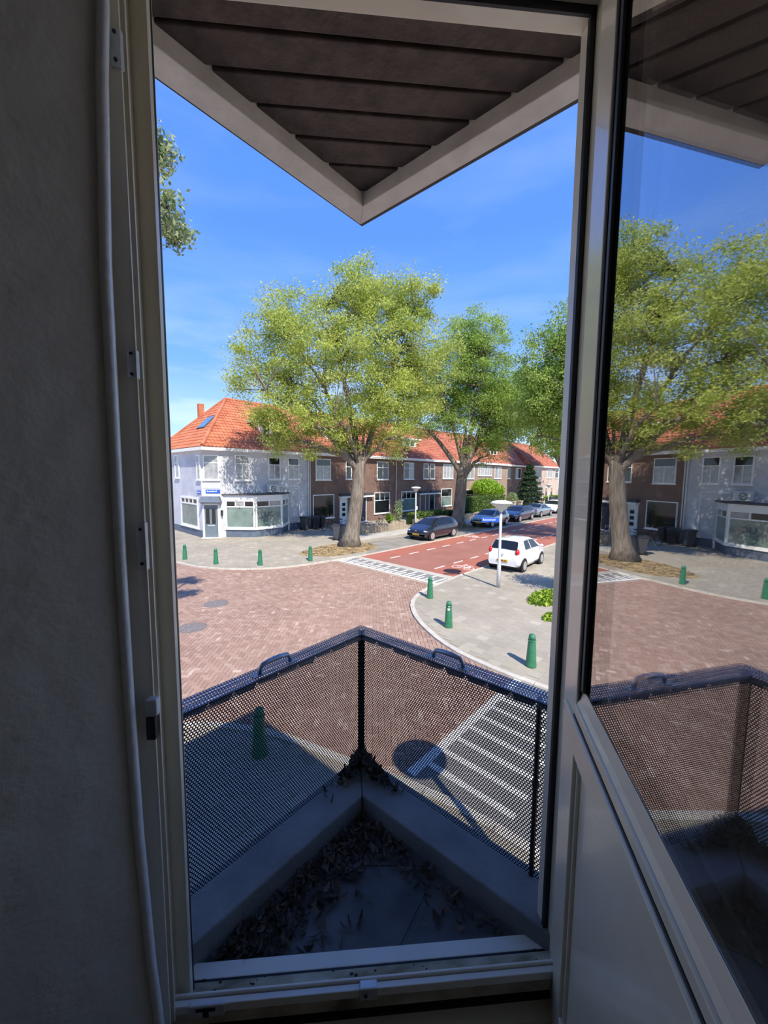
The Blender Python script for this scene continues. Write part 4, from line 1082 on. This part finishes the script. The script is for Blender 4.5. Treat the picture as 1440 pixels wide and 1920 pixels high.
def inblob(rs, b, n, shell=.5):
    d = rs.normal(size=(n, 3)); d /= np.linalg.norm(d, axis=1)[:, None]
    r = rs.uniform(0, 1, n) ** shell
    return np.array(b[:3]) + d * r[:, None] * np.array(b[3:6])

def tree(name, label, base, fork, blobs, nleaf, mat, seed, tr=.45, leaf=.17, bark='bark', per=60, spread=.55, lean=(0, 0), bare=0, limbs=9, shell=.45, group='street trees', even=1.0):
    rs = np.random.RandomState(seed); bx, by = base
    t = atthing(name, label, 'tree', (bx, by, .03), group)
    F = Vector((bx + lean[0], by + lean[1], fork))
    mb = MB(); pts = []; rad = []
    for i in range(8):
        k = i / 7; p = Vector((bx, by, .0)).lerp(F, k) + Vector((.06 * sin(3 * k + seed), .06 * cos(4 * k + seed), 0)); pts.append(p)
        rad.append(tr * (1 + .75 * max(0, 1 - k * 6) ** 1.3) * (1 - .22 * k))
    pts += [F + Vector((0, 0, .25)), F + Vector((0, 0, .5))]; rad += [tr * .62, tr * .30]
    mb.tube(pts, rad, 14); mb.build('trunk', M[bark], t, None, True)
    # limbs through the crown
    mb = MB(); nodes_ = []
    vol = np.array([b[3] * b[4] * b[5] for b in blobs]) ** even; vol = vol / vol.sum()
    for i in range(limbs):
        b = blobs[i % len(blobs)]; q = inblob(rs, b, 1, .35)[0]; q[2] = max(q[2], fork + 1.2); G = Vector(q)
        F0 = F - Vector((0, 0, .75 if i < 4 else .35)); mid = F.lerp(G, .45) + Vector((0, 0, .12 * (G - F).length)); P_ = []
        for k in range(9):
            s = k / 8; p = F0.lerp(mid, s).lerp(mid.lerp(G, s), s); p += Vector(rs.normal(0, .10 * s, 3)); P_.append(p)
            if k > 1: nodes_.append(p)
        r0 = tr * (rs.uniform(.42, .52) if i < 4 else rs.uniform(.20, .32)); mb.tube(P_, [r0 * (1 - .86 * k / 8) + .012 for k in range(9)], 7)
    cl = []
    m = max(8, nleaf // per)
    for b, v in zip(blobs, vol): cl.append(inblob(rs, b, max(2, int(m * v)), shell))
    cl = np.concatenate(cl); N = np.array([tuple(p) for p in nodes_])
    for c in cl:
        d2 = ((N - c) ** 2).sum(1); k = int(d2.argmin()); a = Vector(N[k]); b = Vector(c)
        L_ = (b - a).length; mid = a.lerp(b, .5) + Vector(rs.normal(0, .08 * L_, 3)); mb.tube([a, mid, b], [.02 + .008 * L_, .016, .007], 4, False)
    for i in range(bare):
        k = rs.randint(len(cl)); c = Vector(cl[k]); e = c + Vector((rs.normal(0, .5), rs.normal(0, .5), rs.uniform(.8, 2.0))); mb.tube([c, c.lerp(e, .5) + Vector(rs.normal(0, .1, 3)), e], [.012, .009, .004], 4, False)
    br = mb.build('branches', M[bark], t, None, True); br['kind'] = 'stuff'
    # leaves in clumps round the twig ends
    P = []; A = []
    for c in cl:
        k = max(6, int(per * rs.uniform(.5, 1.5))); sc = spread * rs.uniform(.6, 1.3)
        P.append(c + np.clip(rs.normal(0, 1, (k, 3)), -1.9, 1.9) * np.array([sc, sc, sc * .62])); A.append(np.clip(rs.uniform(.1, .8) + rs.normal(0, .16, k), 0, .999))
    cloud('foliage', M[mat], t, np.concatenate(P), leaf, rs, np.concatenate(A))
    return t

tree('street_tree', 'large light green ash tree before the brick terrace, its trunk beside the white ramp teeth', (15.74, 17.84), 5.2,
     [(15.9, 18.2, 11.6, 4.4, 4.4, 4.6), (12.7, 21.4, 10.4, 2.7, 2.7, 3.2), (18.9, 15.7, 11.2, 3.0, 3.0, 4.0), (16.6, 17.6, 15.4, 2.6, 2.6, 2.0), (13.2, 21.0, 13.4, 2.2, 2.2, 2.0), (18.4, 16.0, 14.6, 2.4, 2.4, 2.0),
      (13.4, 20.5, 7.4, 2.0, 2.0, 1.3), (17.6, 16.2, 7.4, 1.9, 1.9, 1.6), (12.9, 21.0, 6.3, 1.0, 1.0, .7), (17.5, 16.1, 6.1, 1.0, 1.0, .7), (15.4, 17.7, 6.6, 1.3, 1.3, .8), (14.2, 19.5, 5.9, 1.0, 1.0, .6), (16.4, 16.9, 5.9, .8, .8, .5), (14.6, 16.9, 7.6, 1.5, 1.5, 1.1), (16.7, 15.4, 8.0, 1.5, 1.5, 1.3), (13.2, 18.6, 8.2, 1.5, 1.5, 1.2)],
     128000, 'leafA', 1, .46, .145, per=170, spread=.36, lean=(.5, -.5), bare=60, limbs=18, shell=.5, even=.8)
tree('street_tree', 'green plane tree with forked trunk behind the black car', (28.47, 18.26), 5.0,
     [(29.6, 18.0, 12.6, 4.4, 4.4, 4.8), (32.0, 16.0, 10.6, 2.9, 2.9, 3.2), (27.2, 20.0, 10.6, 2.6, 2.6, 3.2), (30.4, 16.9, 6.9, 2.1, 2.1, 1.8), (29.4, 17.6, 15.8, 3.0, 3.0, 2.2), (30.2, 16.4, 7.4, 1.8, 1.8, 1.6), (27.4, 17.4, 8.6, 1.7, 1.7, 1.3), (31.6, 15.4, 8.8, 2.2, 2.2, 1.8), (32.6, 15.0, 11.6, 2.3, 2.3, 3.0)],
     102000, 'leafB', 2, .55, .165, per=150, spread=.38, lean=(.5, -.3), limbs=10, shell=.5)
tree('street_tree', 'green tree on the right side of the street, half hidden by the door frame', (28.6, 5.5), 4.6,
     [(28.2, 6.6, 10.8, 4.8, 4.8, 4.6), (25.6, 8.4, 10.8, 3.1, 3.1, 4.0), (26.2, 10.2, 10.4, 2.5, 2.5, 3.2), (26.6, 9.6, 8.6, 2.7, 2.7, 2.6), (26.6, 8.0, 13.4, 2.6, 2.6, 1.9), (25.4, 9.8, 7.2, 1.6, 1.6, 1.2)],
     112000, 'leafB', 3, .5, .155, per=130, spread=.36, limbs=12, shell=.5)
tree('street_tree', 'distant green tree rising behind the conifer at the far end of the street', (61.5, 20.6), 5.0,
     [(60.5, 20.6, 12.5, 5.6, 5.0, 5.6), (60.5, 20.6, 17.5, 3.6, 3.6, 3.0), (57.0, 20.0, 11.0, 3.0, 3.0, 3.6)], 34000, 'leafB', 5, .5, .30, per=70, spread=.5, limbs=9, shell=.5)
tree('street_tree', 'silvery green tree whose branch tips reach in at the left edge of the door opening', (-2.2, 5.6), 4.6,
     [(-1.6, 6.4, 9.4, 2.4, 2.0, 2.4), (.2, 7.0, 9.3, 1.6, 1.2, 1.4), (2.45, 8.25, 10.15, .60, .45, .34), (2.25, 7.45, 8.8, .50, .4, .34), (2.95, 8.6, 9.1, .42, .3, .20)],
     20000, 'leafC', 6, .35, .10, per=60, spread=.12, limbs=12, even=.4)
tree('garden_tree', 'small round tree whose shadow falls on the right pavement', (15.0, 3.4), 1.9, [(15.0, 3.4, 3.1, .9, .9, .8)], 6000, 'leafB', 7, .08, .12, spread=.22, limbs=6, group=None)

def hedge(name, label, x0, x1, y0, y1, z1, mat, n, seed, size=.10, cat='hedge'):
    rs = np.random.RandomState(seed); h = atthing(name, label, cat, ((x0 + x1) / 2, (y0 + y1) / 2, .03))
    P = rs.uniform(0, 1, (n, 3)); k = rs.randint(0, 3, n); P[k == 0, 1] = rs.uniform(0, .12, (k == 0).sum()); P[k == 1, 2] = 1 - rs.uniform(0, .12, (k == 1).sum())
    P = np.array([x0, y0, .05]) + P * np.array([x1 - x0, y1 - y0, z1]) + rs.normal(0, .05, (n, 3))
    mb = MB(); mb.box(x0 + .12, x1 - .12, y0 + .14, y1 - .1, .03, z1 - .12); c = mb.build('branch_core', M['leafdark'], h)
    cloud('foliage', M[mat], h, P, size, rs, None, .55); return h
hedge('hedge', 'clipped dark green hedge behind the grey-beige parked car', 36.2, 44.6, 21.6, 22.7, 2.1, 'leafhedge', 12000, 21, .15)
hedge('hedge', 'low leafy border in the front garden left of the lamp', 26.6, 32.0, 21.4, 22.6, 1.0, 'leafhedge', 4500, 22, .14)
hedge('hedge', 'low planting before the grey planter by the second tree', 32.4, 35.9, 21.6, 22.5, .8, 'leafdark', 3000, 23, .14)
hedge('hedge', 'pale garden planting in front of the pink brick house', 60, 70, 21.6, 23, 1.4, 'leafbush', 3000, 24, .2)

def bush(name, label, blobs, n, mat, seed, size, shell=.25, cat='bush'):
    rs = np.random.RandomState(seed); b0 = blobs[0]; t = atthing(name, label, cat, (b0[0], b0[1], .03))
    mb = MB(); mb.tube([(b0[0], b0[1], 0), (b0[0] + .1, b0[1], b0[2])], [.10, .05], 7)
    for k in range(7):
        e = inblob(rs, b0, 1, .5)[0]; mb.tube([(b0[0], b0[1], b0[2] * .4), tuple(e)], [.04, .015], 5)
    mb.build('stem', M['bark2'], t)
    P = np.concatenate([inblob(rs, b, n // len(blobs), shell) for b in blobs]); P = P[P[:, 2] > .05]
    cloud('foliage', M[mat], t, P, size, rs); return t
bush('bush', 'bright yellow-green dome shaped bush above the hedge', [(44.8, 24.4, 3.0, 2.6, 1.5, 1.15), (46.8, 24.5, 2.6, 2.2, 1.4, 1.0)], 13000, 'leafbush', 31, .22, .33)
bush('bush', 'pale green shrub right of the bright bush', [(48.2, 22.4, 1.3, .8, .8, 1.1)], 2000, 'leafC', 32, .16)
bush('flower_clump', 'tall pale flowering stems before the middle window of the terrace', [(24.6, 21.6, 1.3, .45, .4, 1.2)], 900, 'leafC', 33, .13, .6, 'plant')
bush('shrub', 'small green shrub on the low garden wall right of the front tree', [(23.72, 21.8, .85, .36, .36, .42)], 800, 'leafbush', 34, .12, .4, 'shrub')
bush('grass_tuft', 'larger bright green tuft at the right edge of the pavement', [(13.75, 4.95, .05, 1.05, .55, .26)], 2600, 'grass', 35, .16, .5, 'grass')
bush('grass_tuft', 'smaller bright green tuft nearer on the right pavement', [(11.95, 4.15, .05, .40, .22, .16)], 900, 'grass', 36, .12, .5, 'grass')
rs = np.random.RandomState(41)
t = atthing('conifer', 'dark conifer between the light brown and the pink houses', 'tree', (51.5, 21.6, .03))
mb = MB(); mb.tube([(51.5, 21.6, 0), (51.5, 21.6, 5.6)], [.22, .04], 8); mb.build('trunk', M['bark2'], t)
k = 13000; hz = rs.uniform(.05, 1, k) ** 1.0; an = rs.uniform(0, 2 * pi, k); rr = (1 - hz) ** .8 * 2.7 * (.75 + .25 * np.sin(hz * 55)) * rs.uniform(.5, 1, k) + .15
cloud('foliage', M['leafdark'], t, np.stack([51.5 + rr * np.cos(an), 21.6 + rr * np.sin(an), .2 + hz * 6.0 - rr * .18], 1), .24, rs, None, .35)

# tree pits with dry soil and fallen leaves
for (x, y, rx, ry, lab) in ((14.6, 17.3, 2.6, 1.55, 'dry ochre tree pit with fallen leaves round the front tree'), (28.2, 17.4, 2.0, 1.6, 'dry tree pit round the second tree')):
    rs = np.random.RandomState(int(x)); mb = MB()
    mb.prism([(x + rx * cos(a) * (1 + .06 * sin(5 * a)), y + ry * sin(a) * (1 + .06 * sin(5 * a))) for a in np.linspace(0, 2 * pi, 28, endpoint=False)], .02, .050)
    o = tag(mb.build('tree_pit', M['soil']), lab, 'tree pit', None, 'structure')
    n = 700; a = rs.uniform(0, 6.28, n); q = np.sqrt(rs.uniform(0, 1, n))
    P = np.stack([x + rx * q * np.cos(a), y + ry * q * np.sin(a), np.full(n, .062)], 1)
    V, Q = leafquads(P, .14, rs); V[:, 2] = .055 + np.abs(V[:, 2] - .062) * .25; me = npmesh('fallen_leaves', V, Q); faceattr(me, rs.uniform(0, .99, n))
    c = obj('fallen_leaves', me, M['litter'], o); c['kind'] = 'stuff'

# low garden walls, each brick block a part
def gwall(x0, x1, y, h, label, seed):
    r = random.Random(seed); g = atthing('garden_wall', label, 'wall', ((x0 + x1) / 2, y, .03)); x = x0; k = 0
    while x < x1 - .1:
        w = r.uniform(.34, .62); hh = h * r.uniform(.85, 1.1); mb = MB(); mb.box(x, min(x1, x + w) - .02, y - .11, y + .11, .03, hh); mb.build('wall_block', M['gardenwall'], g, None, False, .012); x += w
gwall(19.6, 24.8, 20.95, .62, 'low garden wall of pale blocks right of the front tree', 1)
gwall(25.9, 31.5, 20.95, .60, 'low garden wall of pale blocks behind the black car', 2)
gwall(32.5, 41.5, 21.1, .55, 'low garden wall behind the second tree and the beige car', 3)
for i, x in enumerate((47.0, 48.4, 49.8, 51.2)):
    pass
def gpost(x, lab):
    mb = MB(); mb.box(x - .2, x + .2, 20.8, 21.2, .03, 1.25); mb.prism([(x - .26, 20.74), (x + .26, 20.74), (x + .26, 21.26), (x - .26, 21.26)], 1.25, 1.36)
    tag(mb.build('gate_post', M['pink'], None, None, False, .01), lab, 'gate post')
gpost(45.6, 'pale gate post left of the dark estate car'); gpost(47.6, 'pale gate post behind the dark estate car'); gpost(55.0, 'pale gate post right of the dark conifer')

fp = atthing('fence_panel', 'black slatted fence panel beside the far street lamp', 'fence', (56.6, 20.2, .03))
for k in range(7):
    mb = MB(); mb.box(55.6, 57.7, 20.18, 20.22, .10 + k * .22, .29 + k * .22); mb.build('slat', M['binblack'], fp)
for q in (55.6, 57.7):
    mb = MB(); mb.box(q - .05, q + .05, 20.2, 20.3, .03, 1.66); mb.build('post', M['binblack'], fp)
# ------------------------------------------------------------------ wheeled bins and bicycles
def bin_(x, y, rz, mat, label):
    b = thing('wheeled_bin', label, 'bin', (x, y, .04), rz, 'wheeled bins')
    mb = MB(); mb.hexa([(-.22, -.24, .08), (.22, -.24, .08), (.22, .26, .08), (-.22, .26, .08)], [(-.28, -.34, .98), (.28, -.34, .98), (.28, .34, .98), (-.28, .34, .98)]); mb.build('body', M[mat], b, None, False, .02)
    mb = MB(); mb.hexa([(-.30, -.37, .98), (.30, -.37, .98), (.30, .38, .98), (-.30, .38, .98)], [(-.26, -.30, 1.05), (.26, -.30, 1.05), (.27, .38, 1.09), (-.27, .38, 1.09)]); mb.build('lid', M['binblack'], b, None, False, .01)
    for s in (-1, 1):
        mb = MB(); mb.lathe([(.10, -.03), (.11, -.01), (.11, .01), (.10, .03)], 12, Matrix.Translation((s * .25, .26, .11)) @ Matrix.Rotation(pi / 2, 4, 'Y')); mb.build('wheel', M['tyre'], b)
    mb = MB(); mb.tube([(-.24, .36, 1.02), (-.24, .44, 1.02), (.24, .44, 1.02), (.24, .36, 1.02)], .018, 6); mb.build('handle', M['binblack'], b)
bin_(17.75, 25.4, .1, 'bingrey', 'grey wheeled bin against the grey house, left of two others')
bin_(18.55, 25.2, -.2, 'binblack', 'black wheeled bin between the grey bin and the bicycles')
bin_(19.3, 25.45, .25, 'binblack', 'black wheeled bin under the large window of the brick house')
bin_(16.6, 19.9, .6, 'bingrey', 'grey wheeled bin standing behind the trunk of the front tree')

def bicycle(x, y, rz, mat, label, lean=.12):
    b = thing('bicycle', label, 'bicycle', (x, y, .045), rz, 'bicycles before the terrace'); b.rotation_euler = (lean, 0, rz)
    for wx in (-.52, .54):
        mb = MB(); R = .33; pts = [(wx + R * cos(a), 0, R + .01 + R * sin(a)) for a in np.linspace(0, 2 * pi, 25)]; mb.tube(pts, .018, 6, False); w = mb.build('wheel', M['tyre'], b)
        mb = MB()
        for k in range(10): a = k * pi / 5; mb.tube([(wx, 0, R + .01), (wx + R * cos(a), 0, R + .01 + R * sin(a))], .003, 3, False)
        mb.build('spokes', M['steel'], w, (0, 0, 0))
    mb = MB()
    S, Hd, BB, RA, FA = (-.20, 0, .82), (.38, 0, .86), (-.06, 0, .30), (-.52, 0, .34), (.54, 0, .34)
    for a, c in ((S, BB), (Hd, BB), ((-.15, 0, .66), Hd), (RA, BB), (RA, (-.17, 0, .72)), (Hd, FA)): mb.tube([a, c], .016, 6)
    mb.build('frame', M[mat], b)
    mb = MB(); mb.tube([(.38, 0, .86), (.34, 0, 1.02), (.30, 0, 1.04)], .013, 6); mb.tube([(.20, -.28, 1.02), (.32, -.2, 1.05), (.33, .2, 1.05), (.20, .28, 1.02)], .013, 6); mb.build('handlebar', M['steel'], b)
    mb = MB(); mb.ball((-.24, 0, .90), (.15, .09, .045), 10, 6); mb.build('saddle', M['tyre'], b)
    mb = MB(); mb.tube([(-.85, 0, .74), (-.22, 0, .74)], .012, 5); mb.box(-.80, -.30, -.07, .07, .735, .75); mb.build('luggage_rack', M['blackmetal'], b)
    mb = MB(); mb.box(-.07, -.05, -.16, .16, .29, .31); mb.box(-.11, -.01, -.20, -.13, .285, .315); mb.box(-.11, -.01, .13, .20, .285, .315); mb.build('pedals', M['blackmetal'], b)
bicycle(18.9, 23.9, .25, 'bicycle', 'dark bicycle leaning under the large window beside the bins')
bicycle(19.9, 23.3, -.3, 'bicycle', 'dark bicycle before the white front door')
bicycle(20.6, 22.2, -.7, 'bikeblue', 'bluish bicycle by the low wall left of the front tree')
bicycle(22.3, 21.6, .3, 'bicycle', 'bicycle by the low wall right of the front tree')
bicycle(34.4, 23.6, .2, 'bicycle', 'bicycle parked before the porch right of the street lamp')

# ------------------------------------------------------------------ cars
def interp(P, x):
    for (a, za), (b, zb) in zip(P, P[1:]):
        if x <= b: return za + (zb - za) * max(0, (x - a)) / max(1e-6, b - a)
    return P[-1][1]

def car(x, y, rz, label, paint, L, Wd, H, prof, belt, ws, rw, sides, wheels, wr=.31, tail='corner', front_plate=True, badge=False, black_face=False):
    """x forward. prof: roof line (x,z) rear to front; ws/rw: x of windscreen / rear window (base, top); sides: windows (xb0,xb1,xt0,xt1)"""
    c = thing('car', label, 'car', (x, y, .045), rz, 'parked cars')
    hw0 = Wd / 2
    def ring(xx):
        t = interp(prof, xx); u = abs(xx) / (L / 2); b = min(belt + .03 * (-xx / L), t - .015)
        hw = hw0 * (1 - .13 * u ** 5); k = max(0, min(1, (t - b) / (H - belt)))
        hr = hw * (.95 - .23 * k); zb = .20 + .10 * u ** 6
        return [(hw * .90, zb), (hw * .985, zb + .14), (hw, .58 if t > .75 else t * .75), (hw * .975, b), (hr, t - .045 * k - .005), (hr * .80, t + .008 * k), (0, t + .022)]
    def surf(xx, s): 
        r = ring(xx); a, b = r[3], r[4]; return Vector((xx, a[0] + (b[0] - a[0]) * s, a[1] + (b[1] - a[1]) * s))
    def topz(xx, f):
        r = ring(xx); f = abs(f)
        if f < .8: q = f / .8; return Vector((xx, r[5][0] * q, r[6][1] + (r[5][1] - r[6][1]) * q))
        q = (f - .8) / .2; return Vector((xx, r[5][0] + (r[4][0] - r[5][0]) * q, r[5][1] + (r[4][1] - r[5][1]) * q))
    xs = sorted(set([round(-L / 2 + L * i / 44, 4) for i in range(45)] + [round(p[0], 4) for p in prof]))
    V = []; Q = []; m = 13
    for xx in xs:
        r = ring(xx); V += [(xx, yy, zz) for yy, zz in r] + [(xx, -yy, zz) for yy, zz in r[-2::-1]]
    for i in range(len(xs) - 1):
        for k in range(m - 1): Q.append((i * m + k, i * m + k + 1, (i + 1) * m + k + 1, (i + 1) * m + k))
        Q.append((i * m + m - 1, i * m, (i + 1) * m, (i + 1) * m + m - 1))
    fs = Q + [tuple(range(m - 1, -1, -1)), tuple((len(xs) - 1) * m + k for k in range(m))]
    mb = MB(); mb.add(V, fs); body = mb.build('body', paint, c, None, True)
    me = body.data
    for p in me.polygons:
        if len(p.vertices) > 4: p.use_smooth = False
    def patch(name, grid, mat, par=c):
        mb = MB(); r_, q_ = len(grid), len(grid[0]); vs = []
        for i in range(r_):
            for j in range(q_):
                a = grid[min(i + 1, r_ - 1)][j] - grid[max(i - 1, 0)][j]; b = grid[i][min(j + 1, q_ - 1)] - grid[i][max(j - 1, 0)]
                n = a.cross(b).normalized(); p = grid[i][j]
                if n.dot(p - Vector((p.x * .5, 0, .75))) < 0: n = -n
                vs.append(p + n * .010)
        mb.add(vs, [(i * q_ + j, i * q_ + j + 1, (i + 1) * q_ + j + 1, (i + 1) * q_ + j) for i in range(r_ - 1) for j in range(q_ - 1)])
        return mb.build(name, mat, par, None, True)
    fl = [-.93, -.8, -.5, 0, .5, .8, .93]
    def across(x0, x1):
        g = []
        for k in range(6):
            xx = x0 + (x1 - x0) * k / 5; row = []
            for f in fl:
                p = topz(xx, f); row.append(Vector((p.x, p.y * (1 if f >= 0 else -1), p.z)))
            g.append(row)
        return g
    patch('windscreen', across(*ws), M['carglass'])
    patch('rear_window', across(*rw), M['carglass'])
    for s in (1, -1):
        for (b0, b1, t0, t1) in sides:
            g = []
            for k in range(7):
                q = k / 6; xb = b0 + (b1 - b0) * q; xt = t0 + (t1 - t0) * q; col = []
                for h in (0.06, .35, .65, .92):
                    xx = xb + (xt - xb) * h; p = surf(xx, h); col.append(Vector((p.x, p.y * s, p.z)))
                g.append(col)
            patch('side_window', g, M['carglass'])
    for wx in wheels:
        for s in (1, -1):
            yy = s * (hw0 - .10); T = Matrix.Translation((wx, yy, wr)) @ Matrix.Rotation(-s * pi / 2, 4, 'X')
            mb = MB(); mb.lathe([(wr + .045, .04), (wr + .05, .102), (wr + .02, .104)], 22, Matrix.Translation((wx, yy, wr + .01)) @ Matrix.Rotation(-s * pi / 2, 4, 'X')); mb.build('wheel_arch', M['tyre'], c)
            mb = MB(); mb.lathe([(wr * .7, -.09), (wr * .95, -.09), (wr, -.05), (wr, .08), (wr * .93, .112), (wr * .70, .112)], 22, T); w = mb.build('wheel', M['tyre'], c, None, False)
            mb = MB(); mb.lathe([(wr * .70, .10), (wr * .70, .120), (wr * .62, .123)], 20, T)
            rim = mb.build('rim', M['blackmetal'], w, (0, 0, 0))
            mb = MB(); mb.lathe([(wr * .70, .118), (wr * .71, .127), (wr * .62, .129), (wr * .60, .124)], 20, T)
            for k in range(5): mb.box(.0, wr * .64, -wr * .085, wr * .085, .120, .130, T @ Matrix.Rotation(k * 2 * pi / 5, 4, 'Z'))
            mb.lathe([(.05, .12), (.05, .134)], 10, T); mb.build('spokes', M['rim'], w, (0, 0, 0))
    xe, xf = -L / 2, L / 2; tz = prof[1][1]
    for s in (1, -1):
        # lamps
        mb = MB(); p = ring(xf - .22); zl = p[3][1] - .09
        mb.ball((xf - .24, s * (p[3][0] - .13), zl), (.20, .15, .075), 12, 8); mb.build('headlamp', M['headlens'], c, None, True)
        if tail == 'tall':
            mb = MB(); r = ring(xe + .14); mb.ball((xe + .15, s * (r[3][0] - .075), .93), (.13, .095, .17), 14, 10); mb.build('tail_lamp', M['redlens'], c, None, True)
        else:
            mb = MB(); r = ring(xe + .12); mb.ball((xe + .13, s * (r[3][0] - .13), min(r[3][1], .92) - .08), (.14, .16, .085), 12, 8); mb.build('tail_lamp', M['redlens'], c, None, True)
        mb = MB(); xm = ws[0] - .10; r = ring(xm); mb.ball((xm - .05, s * (r[3][0] + .10), r[3][1] + .05), (.06, .10, .07), 10, 6); mb.tube([(xm, s * (r[3][0] - .05), r[3][1]), (xm - .04, s * (r[3][0] + .06), r[3][1] + .03)], .02, 6); mb.build('mirror', paint, c, None, True)
        for k in range(len(sides)):
            b0, b1 = sides[k][:2]; p = surf(b0 + .10, 0); mb = MB(); mb.box(p.x - .09, p.x + .09, s * (p.y - .005) - .012, s * (p.y - .005) + .02, belt - .10, belt - .07); mb.build('door_handle', paint, c)
        mb = MB(); r = ring(xe + .1); mb.box(xe + .06, xe + .12, s * hw0 * .68 - .05, s * hw0 * .68 + .05, .40, .50); mb.build('reflector', M['bingrey'], c)
    def plate_(xp, zz, nx):
        mb = MB(); mb.box(xp - .012, xp + .012, -.26, .26, zz - .057, zz + .057); p = mb.build('number_plate', M['plate'], c, None, False, .004)
        mb = MB()
        for k in range(6): yy = -.20 + k * .072 + (.015 if k > 1 else 0) + (.015 if k > 3 else 0); mb.box(xp + nx * .012, xp + nx * .0145, yy, yy + .045, zz - .032, zz + .032)
        mb.build('plate_characters', M['platechar'], p, (0, 0, 0))
    plate_(xe - .015, .52, -1); plate_(xf + .012, .42, 1)
    mb = MB(); mb.box(xf - .10, xf + .006, -hw0 * .55, hw0 * .55, .26, .36); mb.box(xf - .14, xf + .003, -hw0 * .50, hw0 * .50, .55, .63); mb.build('grille', M['tyre'], c)
    mb = MB(); mb.lathe([(.055, 0), (.055, .012)], 12, Matrix.Translation((xf - .01, 0, .63)) @ Matrix.Rotation(pi / 2, 4, 'Y')); mb.build('badge', M['steel'], c)
    mb = MB(); mb.lathe([(.055, 0), (.055, .012)], 12, Matrix.Translation((xe - .01, 0, .80)) @ Matrix.Rotation(pi / 2, 4, 'Y')); mb.build('badge', M['steel'], c)
    mb = MB(); mb.box(xe + .25, xf - .25, -hw0 * .86, hw0 * .86, .16, .30); mb.build('underbody', M['tyre'], c)
    return c

def hatch(L, H, belt): 
    h = L / 2
    return dict(prof=[(-h, .50), (-h + .03, .78), (-h + .10, belt + .02), (-h + .42, H - .10), (-h + .62, H - .03), (-.35, H), (.12, H - .03), (.32, H - .09), (1.0 * L / 3.6, belt + .05), (h - .45, .83), (h - .16, .72), (h - .03, .58), (h, .42)], belt=belt,
        ws=(.98 * L / 3.6, .36), rw=(-h + .13, -h + .42))
def saloon(L, H, belt):
    h = L / 2
    return dict(prof=[(-h, .50), (-h + .03, .86), (-h + .14, belt + .05), (-h + .80, belt + .10), (-h + 1.45, H - .04), (-.15, H), (.28, H - .06), (1.05, belt + .05), (h - .5, .82), (h - .15, .72), (h - .03, .58), (h, .42)], belt=belt,
        ws=(1.02, .34), rw=(-h + .86, -h + 1.40))
car(18.12, 8.05, radians(2.5), 'white small hatchback seen from behind, parked by the right kerb', carpaint('white_car_paint', (.80, .80, .79)), 3.5, 1.60, 1.48, **hatch(3.5, 1.48, .96),
    sides=[(-.98, -.32, -.86, -.38), (-.22, .80, -.30, .30)], wheels=(-1.12, 1.12), wr=.29, tail='tall')
car(22.25, 16.15, pi, 'black hatchback with bright alloy wheels by the left kerb', carpaint('black_car_paint', (.012, .013, .024)), 4.05, 1.76, 1.46, **hatch(4.05, 1.46, .95),
    sides=[(-1.28, -.52, -1.12, -.52), (-.42, .92, -.44, .34)], wheels=(-1.27, 1.30), wr=.32)
car(31.4, 16.55, pi, 'grey-beige hatchback parked behind the lamp sign', carpaint('beige_car_paint', (.32, .30, .27), .5), 4.25, 1.78, 1.48, **hatch(4.25, 1.48, .95),
    sides=[(-1.30, -.52, -1.14, -.52), (-.42, .96, -.44, .36)], wheels=(-1.30, 1.34), wr=.32)
car(37.3, 16.7, pi, 'dark blue estate car parked behind the beige one', carpaint('dark_blue_car_paint', (.012, .02, .055)), 4.6, 1.8, 1.48,
    prof=[(-2.3, .5), (-2.27, .8), (-2.2, .98), (-1.92, 1.36), (-1.7, 1.44), (-.35, 1.48), (.15, 1.45), (.36, 1.38), (1.15, 1.0), (1.8, .85), (2.12, .74), (2.27, .58), (2.3, .42)], belt=.95, ws=(1.12, .40), rw=(-2.18, -1.93),
    sides=[(-1.98, -1.25, -1.80, -1.25), (-1.15, -.40, -1.15, -.40), (-.30, 1.02, -.30, .38)], wheels=(-1.4, 1.42), wr=.33)
car(43.05, 16.9, 0, 'pale blue-grey saloon seen from behind, fourth in the row', carpaint('pale_blue_car_paint', (.22, .29, .32), .4), 4.5, 1.75, 1.42, **saloon(4.5, 1.42, .93),
    sides=[(-1.25, -.40, -.86, -.40), (-.30, .95, -.30, .34)], wheels=(-1.35, 1.38), wr=.32)
car(48.9, 17.2, pi, 'white car at the far end of the parked row', carpaint('white_far_car_paint', (.78, .78, .77)), 4.4, 1.8, 1.55, **hatch(4.4, 1.55, 1.0),
    sides=[(-1.35, -.52, -1.16, -.52), (-.42, 1.0, -.44, .36)], wheels=(-1.35, 1.38), wr=.33)
